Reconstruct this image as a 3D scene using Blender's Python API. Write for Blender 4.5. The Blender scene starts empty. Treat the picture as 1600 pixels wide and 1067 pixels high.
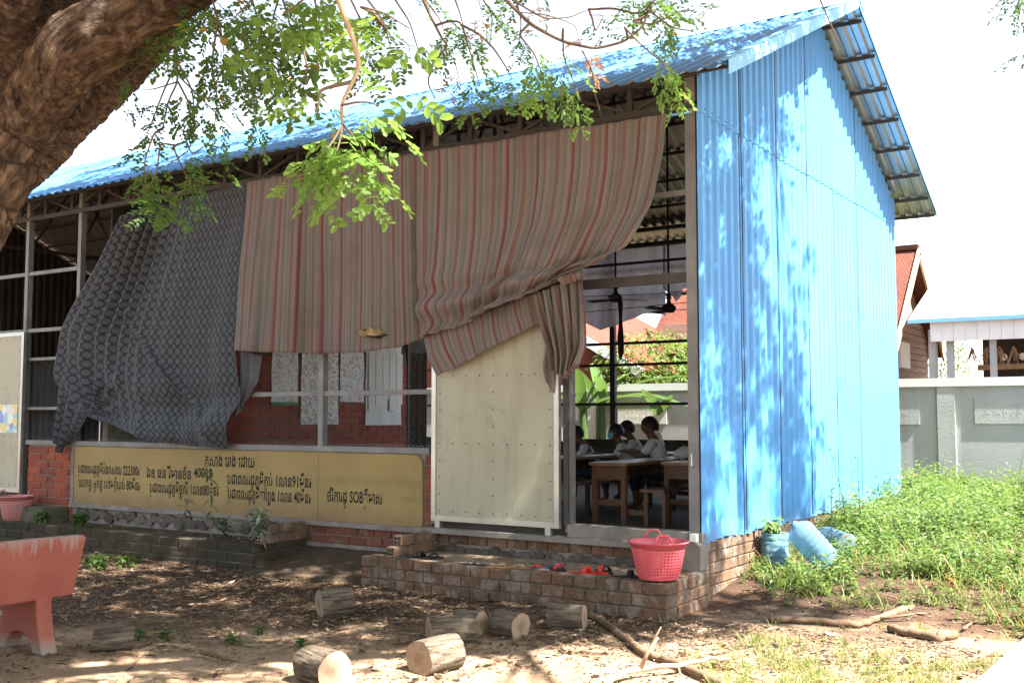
import bpy, bmesh, math, random
import numpy as np
from mathutils import Vector, Matrix, noise as mnoise

R = random.Random(11)
NR = np.random.default_rng(5)
rad = math.radians
scene = bpy.context.scene
COL = scene.collection

# ------------------------------------------------------------------ camera
F, CX, CY = 1669.0, 800.0, 533.5            # solved from the photograph, in its 1600x1067 pixels
PITCH = math.atan(118 / F)
YAW = math.atan(1103 / F * math.cos(PITCH))
CAM = np.array([0.0, 0.0, 1.6])
cam_data = bpy.data.cameras.new('camera')
cam_data.sensor_width = 36.0
cam_data.lens = 36.0 * F / 1600.0
cam_data.clip_start = 0.05
cam_data.clip_end = 3000
cam = bpy.data.objects.new('camera', cam_data)
COL.objects.link(cam)
cam.location = CAM
cam.rotation_euler = (math.pi / 2 + PITCH, 0, YAW)
scene.camera = cam

# ------------------------------------------------------------------ sky and sun
SUN_EL, SUN_AZ = rad(53), rad(-5.5)           # azimuth measured from +X towards +Y
SUN = np.array([math.cos(SUN_EL) * math.cos(SUN_AZ), math.cos(SUN_EL) * math.sin(SUN_AZ), math.sin(SUN_EL)])
world = bpy.data.worlds.new('World')
scene.world = world
world.use_nodes = True
wn, wl = world.node_tree.nodes, world.node_tree.links
wn.clear()
sky = wn.new('ShaderNodeTexSky')
sky.sky_type = 'NISHITA'
sky.sun_disc = False
sky.sun_elevation = SUN_EL
sky.sun_rotation = math.pi / 2 - SUN_AZ
sky.air_density = 1.0
sky.dust_density = 1.0
sky.ozone_density = 1.0
hsv = wn.new('ShaderNodeHueSaturation')
hsv.inputs['Saturation'].default_value = 0.5
bg = wn.new('ShaderNodeBackground')
bg.inputs['Strength'].default_value = 0.068
wo = wn.new('ShaderNodeOutputWorld')
wl.new(sky.outputs[0], hsv.inputs['Color'])
wl.new(hsv.outputs[0], bg.inputs['Color'])
wl.new(bg.outputs[0], wo.inputs['Surface'])
sun_data = bpy.data.lights.new('sun', 'SUN')
sun_data.energy = 5.0
sun_data.angle = rad(0.53)
sun_data.color = (1.0, 0.95, 0.87)
sun = bpy.data.objects.new('sun', sun_data)
COL.objects.link(sun)
sun.rotation_euler = Vector(SUN).to_track_quat('Z', 'Y').to_euler()
sun.location = (4, 0, 12)
scene.view_settings.view_transform = 'Standard'
scene.view_settings.look = 'None'
scene.view_settings.gamma = 1
scene.view_settings.exposure = 2.75
scene.view_settings.use_curve_mapping = False
scene.cycles.max_bounces = 8

# ------------------------------------------------------------------ where a sight line meets a plane of the place
_f = np.array([-math.sin(YAW) * math.cos(PITCH), math.cos(YAW) * math.cos(PITCH), math.sin(PITCH)])
_r = np.array([math.cos(YAW), math.sin(YAW), 0.0])
_u = np.cross(_r, _f)
def ray(px, py): return _f + _r * (px - CX) / F - _u * (py - CY) / F
def onY(px, py, Y): d = ray(px, py); return CAM + d * (Y - CAM[1]) / d[1]
def onX(px, py, X): d = ray(px, py); return CAM + d * (X - CAM[0]) / d[0]
def onZ(px, py, Z): d = ray(px, py); return CAM + d * (Z - CAM[2]) / d[2]
def atD(px, py, D): return CAM + ray(px, py) * D
def proj(P):
    v = np.asarray(P, float) - CAM
    z = v @ _f
    return CX + F * (v @ _r) / z, CY - F * (v @ _u) / z, z
def sstep(a, b, x):
    t = np.clip((x - a) / (b - a), 0, 1)
    return t * t * (3 - 2 * t)
def gz0(y): return np.interp(y, [8.55, 8.9, 10.0, 12.0, 15.0, 20, 60], [0, .05, .2, .3, .38, .35, .35])
def gz(x, y):
    n = mnoise.noise(Vector((x * .9, y * .9, 3.1))) * .022 + mnoise.noise(Vector((x * 3.3, y * 3.3, 9.7))) * .009
    return float(gz0(y)) + n

# ------------------------------------------------------------------ mesh helpers
class MB:
    def __init__(s): s.v = []; s.f = []; s.m = []; s.uv = {}
    def add(s, verts, faces, mi=0):
        b = len(s.v)
        s.v.extend([tuple(map(float, p)) for p in verts])
        for f in faces:
            s.f.append(tuple(b + i for i in f)); s.m.append(mi)
        return b
    def box(s, x0, x1, y0, y1, z0, z1, mi=0):
        return s.add([(x0,y0,z0),(x1,y0,z0),(x1,y1,z0),(x0,y1,z0),(x0,y0,z1),(x1,y0,z1),(x1,y1,z1),(x0,y1,z1)],
              [(0,3,2,1),(4,5,6,7),(0,1,5,4),(1,2,6,5),(2,3,7,6),(3,0,4,7)], mi)
    def bar(s, a, b, w, h, up=(0,0,1), mi=0):
        a, b, up = Vector(a), Vector(b), Vector(up)
        d = (b - a).normalized()
        sx = d.cross(up)
        if sx.length < 1e-4: sx = d.cross(Vector((1,0,0)))
        sx.normalize(); sz = sx.cross(d)
        vs = []
        for p in (a, b):
            for i, j in ((-1,-1),(1,-1),(1,1),(-1,1)):
                vs.append(p + sx * (i * w / 2) + sz * (j * h / 2))
        return s.add(vs, [(0,1,2,3),(7,6,5,4),(0,4,5,1),(1,5,6,2),(2,6,7,3),(3,7,4,0)], mi)
    def tube(s, pts, rs, n=8, caps=True, mi=0, jit=0):
        pts = [Vector(p) for p in pts]
        if not hasattr(rs, '__len__'): rs = [rs] * len(pts)
        ref = None; rings = []
        for i, p in enumerate(pts):
            d = (pts[min(i+1, len(pts)-1)] - pts[max(i-1, 0)])
            if d.length < 1e-9: d = Vector((0,0,1))
            d.normalize()
            if ref is None:
                ref = d.orthogonal().normalized()
            ref = (ref - d * ref.dot(d))
            if ref.length < 1e-6: ref = d.orthogonal()
            ref.normalize(); bi = d.cross(ref)
            ring = []
            for k in range(n):
                a = 2 * math.pi * k / n
                rr = rs[i] * (1 + (R.uniform(-jit, jit) if jit else 0))
                ring.append(p + ref * (math.cos(a) * rr) + bi * (math.sin(a) * rr))
            rings.append(ring)
        vs = [q for r_ in rings for q in r_]
        fs = []
        for i in range(len(pts) - 1):
            for k in range(n):
                a, b = i * n + k, i * n + (k + 1) % n
                fs.append((a, b, b + n, a + n))
        if caps:
            fs.append(tuple(reversed(range(n)))); fs.append(tuple(range(len(vs) - n, len(vs))))
        return s.add(vs, fs, mi)
    def lathe(s, prof, n=16, center=(0,0,0), mi=0, cap0=False, cap1=False):
        cx, cy, cz = center
        vs = []
        for (r_, z) in prof:
            for k in range(n):
                a = 2 * math.pi * k / n
                vs.append((cx + r_ * math.cos(a), cy + r_ * math.sin(a), cz + z))
        fs = []
        for i in range(len(prof) - 1):
            for k in range(n):
                a, b = i * n + k, i * n + (k + 1) % n
                fs.append((a, b, b + n, a + n))
        if cap0: fs.append(tuple(reversed(range(n))))
        if cap1: fs.append(tuple(range(len(vs) - n, len(vs))))
        return s.add(vs, fs, mi)
    def prism(s, poly, d, mi=0):
        n = len(poly); d = Vector(d)
        vs = [Vector(p) for p in poly] + [Vector(p) + d for p in poly]
        fs = [tuple(reversed(range(n))), tuple(range(n, 2 * n))]
        for i in range(n):
            j = (i + 1) % n
            fs.append((i, j, j + n, i + n))
        return s.add(vs, fs, mi)
    def mesh(s, name, mats, smooth=False):
        me = bpy.data.meshes.new(name)
        me.from_pydata(s.v, [], s.f)
        for m_ in (mats if isinstance(mats, (list, tuple)) else [mats]): me.materials.append(m_)
        me.polygons.foreach_set('material_index', s.m)
        if smooth: me.polygons.foreach_set('use_smooth', [True] * len(s.f))
        me.update()
        return me
    def build(s, name, mats, parent=None, smooth=False, loc=None):
        return link(name, s.mesh(name, mats, smooth), parent, loc)
def link(name, me, parent=None, loc=None):
    o = bpy.data.objects.new(name, me)
    COL.objects.link(o)
    if parent is not None:
        o.parent = parent
        if loc is None:
            # vertices are given in world space: undo the parent's own transform
            o.matrix_parent_inverse = wm(parent).inverted()
    if loc is not None: o.location = loc
    return o
def wm(o):
    m = o.matrix_basis.copy()
    return wm(o.parent) @ o.matrix_parent_inverse @ m if o.parent else m
def tag(o, label, cat, group=None, kind=None):
    o['label'] = label; o['category'] = cat
    if group: o['group'] = group
    if kind: o['kind'] = kind
    return o
def empty(name, loc, rz=0, label=None, cat=None, group=None):
    o = bpy.data.objects.new(name, None)
    o.empty_display_size = .1
    COL.objects.link(o); o.location = loc; o.rotation_euler = (0, 0, rz)
    if label: tag(o, label, cat, group)
    return o
def part(name, mb, mats, parent, smooth=False): return mb.build(name, mats, parent, smooth)
def local(name, mb, mats, parent, smooth=False): return mb.build(name, mats, parent, smooth, loc=(0,0,0))
def copy_tree(o, parent=None):
    c = o.copy(); COL.objects.link(c)
    if parent is not None: c.parent = parent
    for ch in o.children: copy_tree(ch, c)
    return c
def npmesh(name, V, Fq, mats, smooth=False, mi=None):
    me = bpy.data.meshes.new(name)
    V = np.asarray(V, np.float32); Fq = np.asarray(Fq, np.int32); k = Fq.shape[1]
    me.vertices.add(len(V)); me.vertices.foreach_set('co', V.ravel())
    me.loops.add(Fq.size); me.loops.foreach_set('vertex_index', Fq.ravel())
    me.polygons.add(len(Fq)); me.polygons.foreach_set('loop_start', np.arange(0, Fq.size, k, dtype=np.int32))
    for m_ in (mats if isinstance(mats, (list, tuple)) else [mats]): me.materials.append(m_)
    if mi is not None: me.polygons.foreach_set('material_index', np.asarray(mi, np.int32))
    me.polygons.foreach_set('use_smooth', [smooth] * len(Fq))
    me.update(calc_edges=True)
    me.validate()
    return me

# ------------------------------------------------------------------ material helpers
class NT:
    def __init__(s, name):
        s.m = bpy.data.materials.new(name); s.m.use_nodes = True
        s.t = s.m.node_tree; s.t.nodes.clear()
        s.out = s.n('ShaderNodeOutputMaterial')
    def n(s, ty, **kw):
        nd = s.t.nodes.new(ty)
        for k, v in kw.items():
            if k in nd.inputs: s.set(nd.inputs[k], v)
            else: setattr(nd, k, v)
        return nd
    def set(s, sock, v):
        if isinstance(v, bpy.types.NodeSocket): s.t.links.new(v, sock)
        else: sock.default_value = v
    def math(s, op, a, b=0, c=None):
        nd = s.n('ShaderNodeMath', operation=op)
        s.set(nd.inputs[0], a); s.set(nd.inputs[1], b)
        if c is not None: s.set(nd.inputs[2], c)
        return nd.outputs[0]
    def ramp(s, fac, stops, interp='LINEAR'):
        nd = s.n('ShaderNodeValToRGB'); s.set(nd.inputs[0], fac)
        cr = nd.color_ramp; cr.interpolation = interp
        while len(cr.elements) < len(stops): cr.elements.new(0.5)
        for e, (p, c) in zip(cr.elements, stops):
            e.position = p
            e.color = (c, c, c, 1) if not hasattr(c, '__len__') else (*c[:3], 1)
        return nd.outputs[0]
    def mix(s, fac, a, b, blend='MIX'):
        nd = s.n('ShaderNodeMix', data_type='RGBA', blend_type=blend)
        s.set(nd.inputs[0], fac)
        for i, v in ((6, a), (7, b)):
            if isinstance(v, bpy.types.NodeSocket): s.t.links.new(v, nd.inputs[i])
            else: nd.inputs[i].default_value = (*v[:3], 1)
        return nd.outputs[2]
    def noise(s, scale, detail=4, vec=None, rough=.55, dist=0):
        nd = s.n('ShaderNodeTexNoise'); nd.inputs['Scale'].default_value = scale
        nd.inputs['Detail'].default_value = detail; nd.inputs['Roughness'].default_value = rough
        nd.inputs['Distortion'].default_value = dist
        if vec is not None: s.t.links.new(vec, nd.inputs['Vector'])
        return nd.outputs['Fac']
    def co(s, which='Object'): return s.n('ShaderNodeTexCoord').outputs[which]
    def pos(s): return s.n('ShaderNodeNewGeometry').outputs['Position']
    def scaled(s, vec, sc):
        nd = s.n('ShaderNodeMapping'); s.t.links.new(vec, nd.inputs['Vector']); nd.inputs['Scale'].default_value = sc
        return nd.outputs[0]
    def bump(s, h, strength=.3, dist=.02):
        nd = s.n('ShaderNodeBump'); s.set(nd.inputs['Height'], h)
        nd.inputs['Strength'].default_value = strength; nd.inputs['Distance'].default_value = dist
        return nd.outputs[0]
    def surf(s, col, rough=.8, spec=.3, metal=0, normal=None):
        p = s.n('ShaderNodeBsdfPrincipled')
        s.set(p.inputs['Base Color'], col if isinstance(col, bpy.types.NodeSocket) else (*col[:3], 1))
        s.set(p.inputs['Roughness'], rough); s.set(p.inputs['Specular IOR Level'], spec); s.set(p.inputs['Metallic'], metal)
        if normal is not None: s.t.links.new(normal, p.inputs['Normal'])
        s.t.links.new(p.outputs[0], s.out.inputs[0])
        return p
def plain(name, c1, c2=None, scale=4, rough=.8, spec=.3, metal=0, bump=0, bscale=40, island=0, objrand=0, bdist=.01):
    t = NT(name)
    c2 = c2 or tuple(x * .7 for x in c1)
    pos = t.pos()
    fac = t.ramp(t.noise(scale, 6, pos, .6), [(.3, 0.0), (.7, 1.0)])
    col = t.mix(fac, c1, c2)
    if island or objrand:
        src = t.n('ShaderNodeNewGeometry').outputs['Random Per Island'] if island else t.n('ShaderNodeObjectInfo').outputs['Random']
        a = island or objrand
        h = t.n('ShaderNodeHueSaturation')
        t.set(h.inputs['Color'], col)
        t.set(h.inputs['Value'], t.math('MULTIPLY_ADD', src, 2 * a, 1 - a))
        t.set(h.inputs['Hue'], t.math('MULTIPLY_ADD', t.math('FRACT', t.math('MULTIPLY', src, 7.3)), .03, .485))
        col = h.outputs[0]
    nrm = t.bump(t.noise(bscale, 5, pos, .65), bump, bdist) if bump else None
    t.surf(col, rough, spec, metal, nrm)
    return t.m

M = {}
M['steel'] = plain('grey_steel', (.22, .225, .23), (.13, .125, .12), 3, .55, .4, .2, .15, 60)
M['galv'] = plain('galvanised_sheet', (.50, .52, .50), (.36, .37, .35), 2.5, .32, .5, .75)
M['dark_steel'] = plain('brown_steel', (.055, .048, .045), (.034, .03, .027), 5, .6, .4)
M['mortar'] = plain('mortar', (.30, .27, .24), (.17, .15, .13), 6, .95, .1, 0, .5, 50)
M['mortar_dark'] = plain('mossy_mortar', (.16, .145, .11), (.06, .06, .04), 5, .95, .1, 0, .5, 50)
t = NT('cream_sheet'); pos = t.pos()
_c = t.mix(t.ramp(t.noise(1.6, 6, pos, .6), [(.3, 0.), (.7, 1.)]), (.38, .37, .27), (.33, .315, .225))
_c = t.mix(t.ramp(t.noise(1.0, 7, t.scaled(pos, (5, 5, .9)), .7), [(.47, 0.), (.72, .6)]), _c, (.25, .22, .155))
_c = t.mix(t.ramp(t.noise(3.4, 7, pos, .72, .8), [(.57, 0.), (.70, .55)]), _c, (.22, .19, .13))
_c = t.mix(t.ramp(t.noise(24, 5, pos, .7), [(.66, 0.), (.72, .5)]), _c, (.20, .17, .12))
t.surf(_c, .5, .4, 0, t.bump(t.noise(2.2, 3, pos), .25, .03)); M['plaster_cream'] = t.m
M['_unused_cream'] = plain('cream_sheet', (.47, .45, .33), (.40, .375, .27), 1.6, .5, .4)
M['concrete'] = plain('concrete', (.25, .225, .20), (.15, .13, .115), 4, .9, .2, 0, .3, 45)
t = NT('grey_render'); pos = t.pos()
_c = t.mix(t.ramp(t.noise(1.3, 7, pos, .65), [(.3, 0.), (.7, 1.)]), (.43, .45, .44), (.34, .36, .36))
_c = t.mix(t.ramp(t.noise(1.0, 7, t.scaled(pos, (4.5, 4.5, .55)), .7), [(.52, 0.), (.74, .6)]), _c, (.20, .21, .19))
_c = t.mix(t.ramp(t.noise(9, 6, pos, .75), [(.60, 0.), (.70, .45)]), _c, (.27, .25, .21))
t.surf(_c, .9, .2, 0, t.bump(t.noise(30, 5, pos), .25, .01)); M['wall_grey'] = t.m
M['white_paint'] = plain('white_paint', (.78, .78, .76), (.68, .68, .66), 2, .7, .3)
M['wood'] = plain('desk_wood', (.12, .06, .034), (.07, .036, .022), 7, .5, .4)
M['wood_top'] = plain('desk_top_wood', (.20, .14, .10), (.13, .09, .06), 7, .35, .5)
M['floor'] = plain('interior_floor', (.09, .08, .07), (.06, .054, .05), 2, .7, .3)
M['black'] = plain('black_paint', (.015, .015, .016), (.01, .01, .01), 5, .7, .2)
M['rubber_black'] = plain('black_rubber', (.025, .024, .025), (.015, .015, .015), 9, .7, .3)
M['skin'] = plain('skin', (.16, .085, .055), (.13, .07, .045), 8, .55, .3)
M['hair'] = plain('black_hair', (.012, .010, .010), (.006, .006, .006), 60, .5, .4, 0, .5, 120)
M['shirt'] = plain('white_shirt', (.72, .72, .76), (.60, .60, .66), 5, .85, .2, 0, .3, 14, bdist=.02)
M['shirt_lilac'] = plain('lilac_shirt', (.42, .40, .58), (.34, .32, .5), 5, .85, .2, 0, .3, 14)
M['trousers'] = plain('navy_trousers', (.03, .035, .07), (.02, .022, .045), 6, .85, .2)
M['mask'] = plain('blue_face_mask', (.12, .42, .60), (.10, .36, .52), 6, .8, .2)
M['paper'] = plain('white_paper', (.80, .80, .78), (.74, .74, .72), 3, .7, .2)
M['red_plastic'] = plain('red_plastic', (.66, .12, .14), (.56, .09, .11), 3, .35, .5)
M['pink_plastic'] = plain('pink_plastic', (.55, .22, .20), (.45, .17, .15), 3, .4, .5)
M['bark_twig'] = plain('twig_bark', (.16, .11, .075), (.085, .06, .04), 12, .85, .2, 0, .4, 60)
M['dead_wood'] = plain('dead_branch', (.21, .14, .09), (.11, .07, .045), 12, .9, .15, 0, .6, 70)
M['dead_wood_pale'] = plain('pale_branch', (.42, .31, .20), (.28, .19, .12), 12, .9, .15, 0, .5, 70)
M['soil'] = plain('planter_soil', (.10, .07, .048), (.055, .04, .028), 9, .95, .1, 0, .8, 40)
M['stone'] = plain('rough_stone', (.16, .13, .11), (.07, .06, .052), 7, .95, .1, 0, .7, 30, objrand=.25)
M['cyan_trim'] = plain('blue_trim_paint', (.20, .48, .78), (.16, .42, .70), 1.5, .45, .4)
M['rust_sheet'] = plain('old_brown_sheet', (.05, .043, .037), (.028, .024, .02), 3, .7, .2)

def brick_mat(name, c1, c2, moss, mamt, smear=0):
    t = NT(name); pos = t.pos()
    rnd = t.n('ShaderNodeObjectInfo').outputs['Random']
    base = t.mix(rnd, c1, c2)
    base = t.mix(t.ramp(t.noise(26, 6, pos, .7), [(.35, 0.), (.75, .6)]), base, tuple(x * .5 for x in c1))
    base = t.mix(t.ramp(t.noise(3.2, 7, pos, .75), [(.5 - mamt, 0.), (.72 - mamt * .4, .92)]), base, moss)
    if smear:
        base = t.mix(t.ramp(t.noise(4.6, 8, pos, .78, .4), [(.50, 0.), (.60, smear)]), base, (.25, .215, .18))
        base = t.mix(t.ramp(t.noise(38, 4, pos, .7), [(.60, 0.), (.68, smear)]), base, (.05, .042, .034))
    # fine wire-cut grooves along the brick
    w = t.noise(1.0, 2, t.scaled(pos, (6, 6, 160)))
    nr = t.bump(t.math('ADD', t.math('MULTIPLY', w, .5), t.noise(55, 5, pos)), .55, .012)
    t.surf(base, .92, .15, 0, nr)
    return t.m
M['brick'] = brick_mat('red_brick', (.36, .10, .055), (.27, .075, .045), (.10, .06, .05), .06)
M['brick_in'] = brick_mat('indoor_brick', (.42, .095, .058), (.31, .068, .045), (.17, .06, .04), .0)
M['brick_ledge'] = brick_mat('weathered_ledge_brick', (.26, .14, .09), (.17, .075, .048), (.07, .06, .04), .17, .7)
M['brick_old'] = brick_mat('old_red_brick', (.24, .085, .055), (.17, .06, .04), (.09, .06, .045), .10, .4)
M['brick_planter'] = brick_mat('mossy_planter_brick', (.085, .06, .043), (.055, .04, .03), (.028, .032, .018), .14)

def blue_mat(name, c, dirt, dirt_amt, rough=.38, splash=False):
    t = NT(name); pos = t.pos()
    streak = t.noise(1.0, 5, t.scaled(pos, (5, 5, .5)), .6)
    col = t.mix(t.ramp(streak, [(.35, 0.), (.75, .45)]), c, tuple(x * .78 for x in c))
    col = t.mix(t.ramp(t.noise(2.3, 7, pos, .75), [(.52, 0.), (.72, dirt_amt)]), col, dirt)
    ob = t.n('ShaderNodeObjectInfo').outputs['Random']
    hs_ = t.n('ShaderNodeHueSaturation'); t.set(hs_.inputs['Color'], col); t.set(hs_.inputs['Value'], t.math('MULTIPLY_ADD', ob, .16, .92)); col = hs_.outputs[0]
    if splash:
        sz_ = t.n('ShaderNodeSeparateXYZ'); t.set(sz_.inputs[0], pos)
        k_ = t.math('ADD', t.math('MULTIPLY', t.math('SUBTRACT', .95, sz_.outputs[2]), 1.5), t.math('MULTIPLY', t.math('SUBTRACT', t.noise(5, 6, pos, .7), .5), 1.6))
        col = t.mix(t.ramp(k_, [(.35, 0.), (1., .5)]), col, (.16, .17, .17))
        rust = t.ramp(t.noise(1.0, 6, t.scaled(pos, (30, 30, 2.2)), .7), [(.70, 0.), (.80, .22)])
        col = t.mix(rust, col, (.10, .14, .2))
    t.surf(col, rough, .3, 0, t.bump(t.noise(3.2, 4, pos), .22, .02))
    return t.m
M['blue_wall'] = blue_mat('blue_wall_sheet', (.075, .265, .58), (.04, .19, .45), .2, splash=True)
M['blue_roof'] = blue_mat('blue_roof_sheet', (.055, .185, .42), (.09, .095, .11), .9, .45)

def leaf_mat(name, c1, c2, trans, tw=.45, rnd_yellow=.0):
    t = NT(name)
    r0 = t.n('ShaderNodeNewGeometry').outputs['Random Per Island']
    col = t.mix(r0, c1, c2)
    if rnd_yellow:
        col = t.mix(t.math('GREATER_THAN', t.math('FRACT', t.math('MULTIPLY', r0, 13.7)), 1 - rnd_yellow), col, (.30, .15, .03))
    d = t.n('ShaderNodeBsdfPrincipled'); t.set(d.inputs['Base Color'], col); d.inputs['Roughness'].default_value = .45
    d.inputs['Specular IOR Level'].default_value = .4
    tr = t.n('ShaderNodeBsdfTranslucent'); t.set(tr.inputs['Color'], t.mix(.5, col, trans))
    mx = t.n('ShaderNodeMixShader'); mx.inputs[0].default_value = tw
    t.t.links.new(d.outputs[0], mx.inputs[1]); t.t.links.new(tr.outputs[0], mx.inputs[2])
    t.t.links.new(mx.outputs[0], t.out.inputs[0])
    return t.m
M['leaf'] = leaf_mat('tree_leaf', (.045, .105, .022), (.085, .16, .035), (.20, .32, .05), .45, .03)
M['leaf_young'] = leaf_mat('young_tree_leaf', (.10, .20, .035), (.15, .26, .05), (.32, .46, .08), .5)
M['leaf_dry'] = leaf_mat('dry_leaf', (.32, .14, .05), (.42, .22, .09), (.5, .25, .08), .4)
M['weed'] = leaf_mat('weed_leaf', (.055, .115, .022), (.16, .225, .055), (.24, .36, .06), .4, .006)
M['herb'] = leaf_mat('herb_leaf', (.05, .11, .022), (.11, .18, .045), (.2, .32, .06), .4)
M['grass_blade'] = leaf_mat('grass_blade', (.10, .16, .03), (.21, .23, .08), (.3, .38, .09), .4, .16)
M['plant_dark'] = leaf_mat('planter_leaf', (.05, .10, .035), (.09, .15, .05), (.15, .25, .05), .35)
M['plant_pale'] = leaf_mat('pale_leaf', (.20, .24, .16), (.36, .38, .30), (.35, .4, .2), .3)
M['banana'] = leaf_mat('banana_leaf', (.045, .10, .022), (.085, .15, .035), (.16, .27, .05), .35)

def litter_mat():
    t = NT('fallen_leaf')
    r0 = t.n('ShaderNodeNewGeometry').outputs['Random Per Island']
    col = t.ramp(r0, [(0, (.028, .017, .012)), (.3, (.07, .041, .026)), (.6, (.15, .092, .056)), (.88, (.27, .18, .11)), (1, (.44, .34, .23))])
    t.surf(col, .8, .25)
    return t.m
M['litter'] = litter_mat()
def ground_mat():
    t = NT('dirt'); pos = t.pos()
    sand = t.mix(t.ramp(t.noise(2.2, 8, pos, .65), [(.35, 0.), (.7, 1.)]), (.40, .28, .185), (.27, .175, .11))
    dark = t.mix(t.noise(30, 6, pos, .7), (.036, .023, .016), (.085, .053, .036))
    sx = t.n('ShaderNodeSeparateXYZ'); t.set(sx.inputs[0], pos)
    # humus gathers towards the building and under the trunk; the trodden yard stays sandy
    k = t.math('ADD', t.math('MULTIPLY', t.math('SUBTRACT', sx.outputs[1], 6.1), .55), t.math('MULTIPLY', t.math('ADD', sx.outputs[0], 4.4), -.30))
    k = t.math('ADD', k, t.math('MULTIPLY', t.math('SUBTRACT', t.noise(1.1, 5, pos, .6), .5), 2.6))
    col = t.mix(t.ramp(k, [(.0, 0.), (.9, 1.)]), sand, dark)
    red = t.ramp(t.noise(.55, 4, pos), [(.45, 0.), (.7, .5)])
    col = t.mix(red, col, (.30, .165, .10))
    h = t.math('ADD', t.noise(14, 8, pos, .7), t.math('MULTIPLY', t.noise(70, 4, pos, .7), .4))
    t.surf(col, .95, .1, 0, t.bump(h, .8, .03))
    return t.m
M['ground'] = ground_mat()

# ================================================================== THE SETTING
YF, XG, YB = 8.69, -3.755, 15.5              # facade plane, gable plane, back wall plane
XL = -21.7                                   # far end of the school, out of the picture
FLOOR = .55
RY, RZ, SL = 12.1, 6.33, .468                # ridge line and roof slope
EF, EB, XO = 8.14, 16.06, -3.26              # eaves front/back, verge overhang
def roofz(y): return RZ - SL * abs(y - RY)

def build_ground():
    xs = np.concatenate([[-900, -300, -120, -60, -35], np.arange(-24, 6.01, .12), [12, 30, 70, 150, 400, 900]])
    ys = np.concatenate([[-600, -150, -40, -12], np.arange(-4, 24.01, .12), [28, 36, 60, 120, 300, 900]])
    V = []
    for y in ys:
        for x in xs: V.append((x, y, gz(x, y)))
    nx = len(xs)
    i = np.arange(len(ys) - 1)[:, None] * nx + np.arange(nx - 1)[None, :]
    Fq = np.stack([i, i + 1, i + nx + 1, i + nx], -1).reshape(-1, 4)
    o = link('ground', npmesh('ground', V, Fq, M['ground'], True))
    o['kind'] = 'structure'; o['label'] = 'bare brown dirt yard with fallen leaves'
build_ground()

# ------------------------------------------------------------------ the school
school = empty('school_building', ((XG + XL) / 2, YF, 0), 0,
               'long open-sided classroom building with blue corrugated metal roof and gable wall', 'building')

def rib(u, pitch=.165, h=.024):
    """trapezoid profile of the sheet: height at u"""
    t = (u / pitch) % 1.0
    return h * float(np.interp(t, [0, .14, .30, .70, .86, 1], [1, 1, 0, 0, 1, 1]))
def rib_us(a, b, pitch=.165):
    us = {a, b}
    k = math.floor(a / pitch) - 1
    while k * pitch < b + pitch:
        for t in (.14, .30, .70, .86):
            u = (k + t) * pitch
            if a < u < b: us.add(u)
        k += 1
    return sorted(us)
def sheet(name, a, b, place, nrm, parent, ends, mats, seg=1, th=.003):
    """corrugated sheet with a painted face and a zinc face; place(u, t) is its base plane, t runs from 0 to 1"""
    mb = MB(); us = rib_us(a, b); n = len(us); nrm = Vector(nrm)
    for layer in (0, 1):
        vs = []
        for k in range(seg + 1):
            for u in us:
                vs.append(Vector(place(u, k / seg)) + nrm * (rib(u) - layer * th))
        fs = []
        for k in range(seg):
            for i in range(n - 1):
                q = (k * n + i, k * n + i + 1, (k + 1) * n + i + 1, (k + 1) * n + i)
                fs.append(q if layer == 0 else q[::-1])
        mb.add(vs, fs, layer)
    return part(name, mb, mats, parent)

# gable wall: lower sheets and, above the lap line, the sheets that follow the roof slope
gable = part('gable_wall', (lambda mb: (mb.bar((XG - .05, YF + .06, 2.0), (XG - .05, YB, 2.0), .04, .06),
             mb.bar((XG - .05, YF + .06, 3.3), (XG - .05, YB, 3.3), .04, .06),
             mb.bar((XG - .05, YF + .06, 4.2), (XG - .05, YB, 4.2), .04, .06),
             mb.bar((XG - .05, YF + .06, .75), (XG - .05, YB, .75), .04, .06), mb)[-1])(MB()), M['steel'], school)
PW = .98
ng = 7
LAP = 4.32
for i in range(ng):
    a, b = YF - .02 + i * PW, min(YF - .02 + (i + 1) * PW + .03, YB + .05)
    off = .010 * (i % 2)
    sheet('wall_sheet', a, b, lambda u, t, off=off: (XG + off, u, FLOOR - .03 + .012 * math.sin(u * 7) + t * (LAP + .05 - FLOOR + .03)), (1, 0, 0), gable, None, [M['blue_wall'], M['galv']])
    sheet('wall_sheet', a, b, lambda u, t, off=off: (XG + .008 + off, u, LAP - .02 + t * (roofz(u) - .05 - LAP + .02)), (1, 0, 0), gable, None, [M['blue_wall'], M['galv']])
for i in range(1, ng):                                # lifted edges where one sheet laps the next
    y = YF - .02 + i * PW; sm_ = MB(); zs = np.linspace(FLOOR, roofz(y) - .08, 14)
    sm_.tube([(XG + .030 + R.uniform(-.001, .002), y + R.uniform(-.004, .004), z_) for z_ in zs], [R.uniform(.003, .0065) for _ in zs], 4)
    part('lap_edge', sm_, M['dark_steel'], gable)
mb = MB()
for k in range(41):                                   # screw heads along the lap line
    y = YF + .08 + k * .165
    if y < YB: mb.lathe([(.007, 0), (.006, .005), (.001, .006)], 6, (0, 0, 0)); 
    for q in range(18):
        x_, y_, z_ = mb.v[-18 + q]; mb.v[-18 + q] = (XG + .034 + z_, y + x_, LAP + .02 + y_)
part('screw_line', mb, M['dark_steel'], gable)
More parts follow.
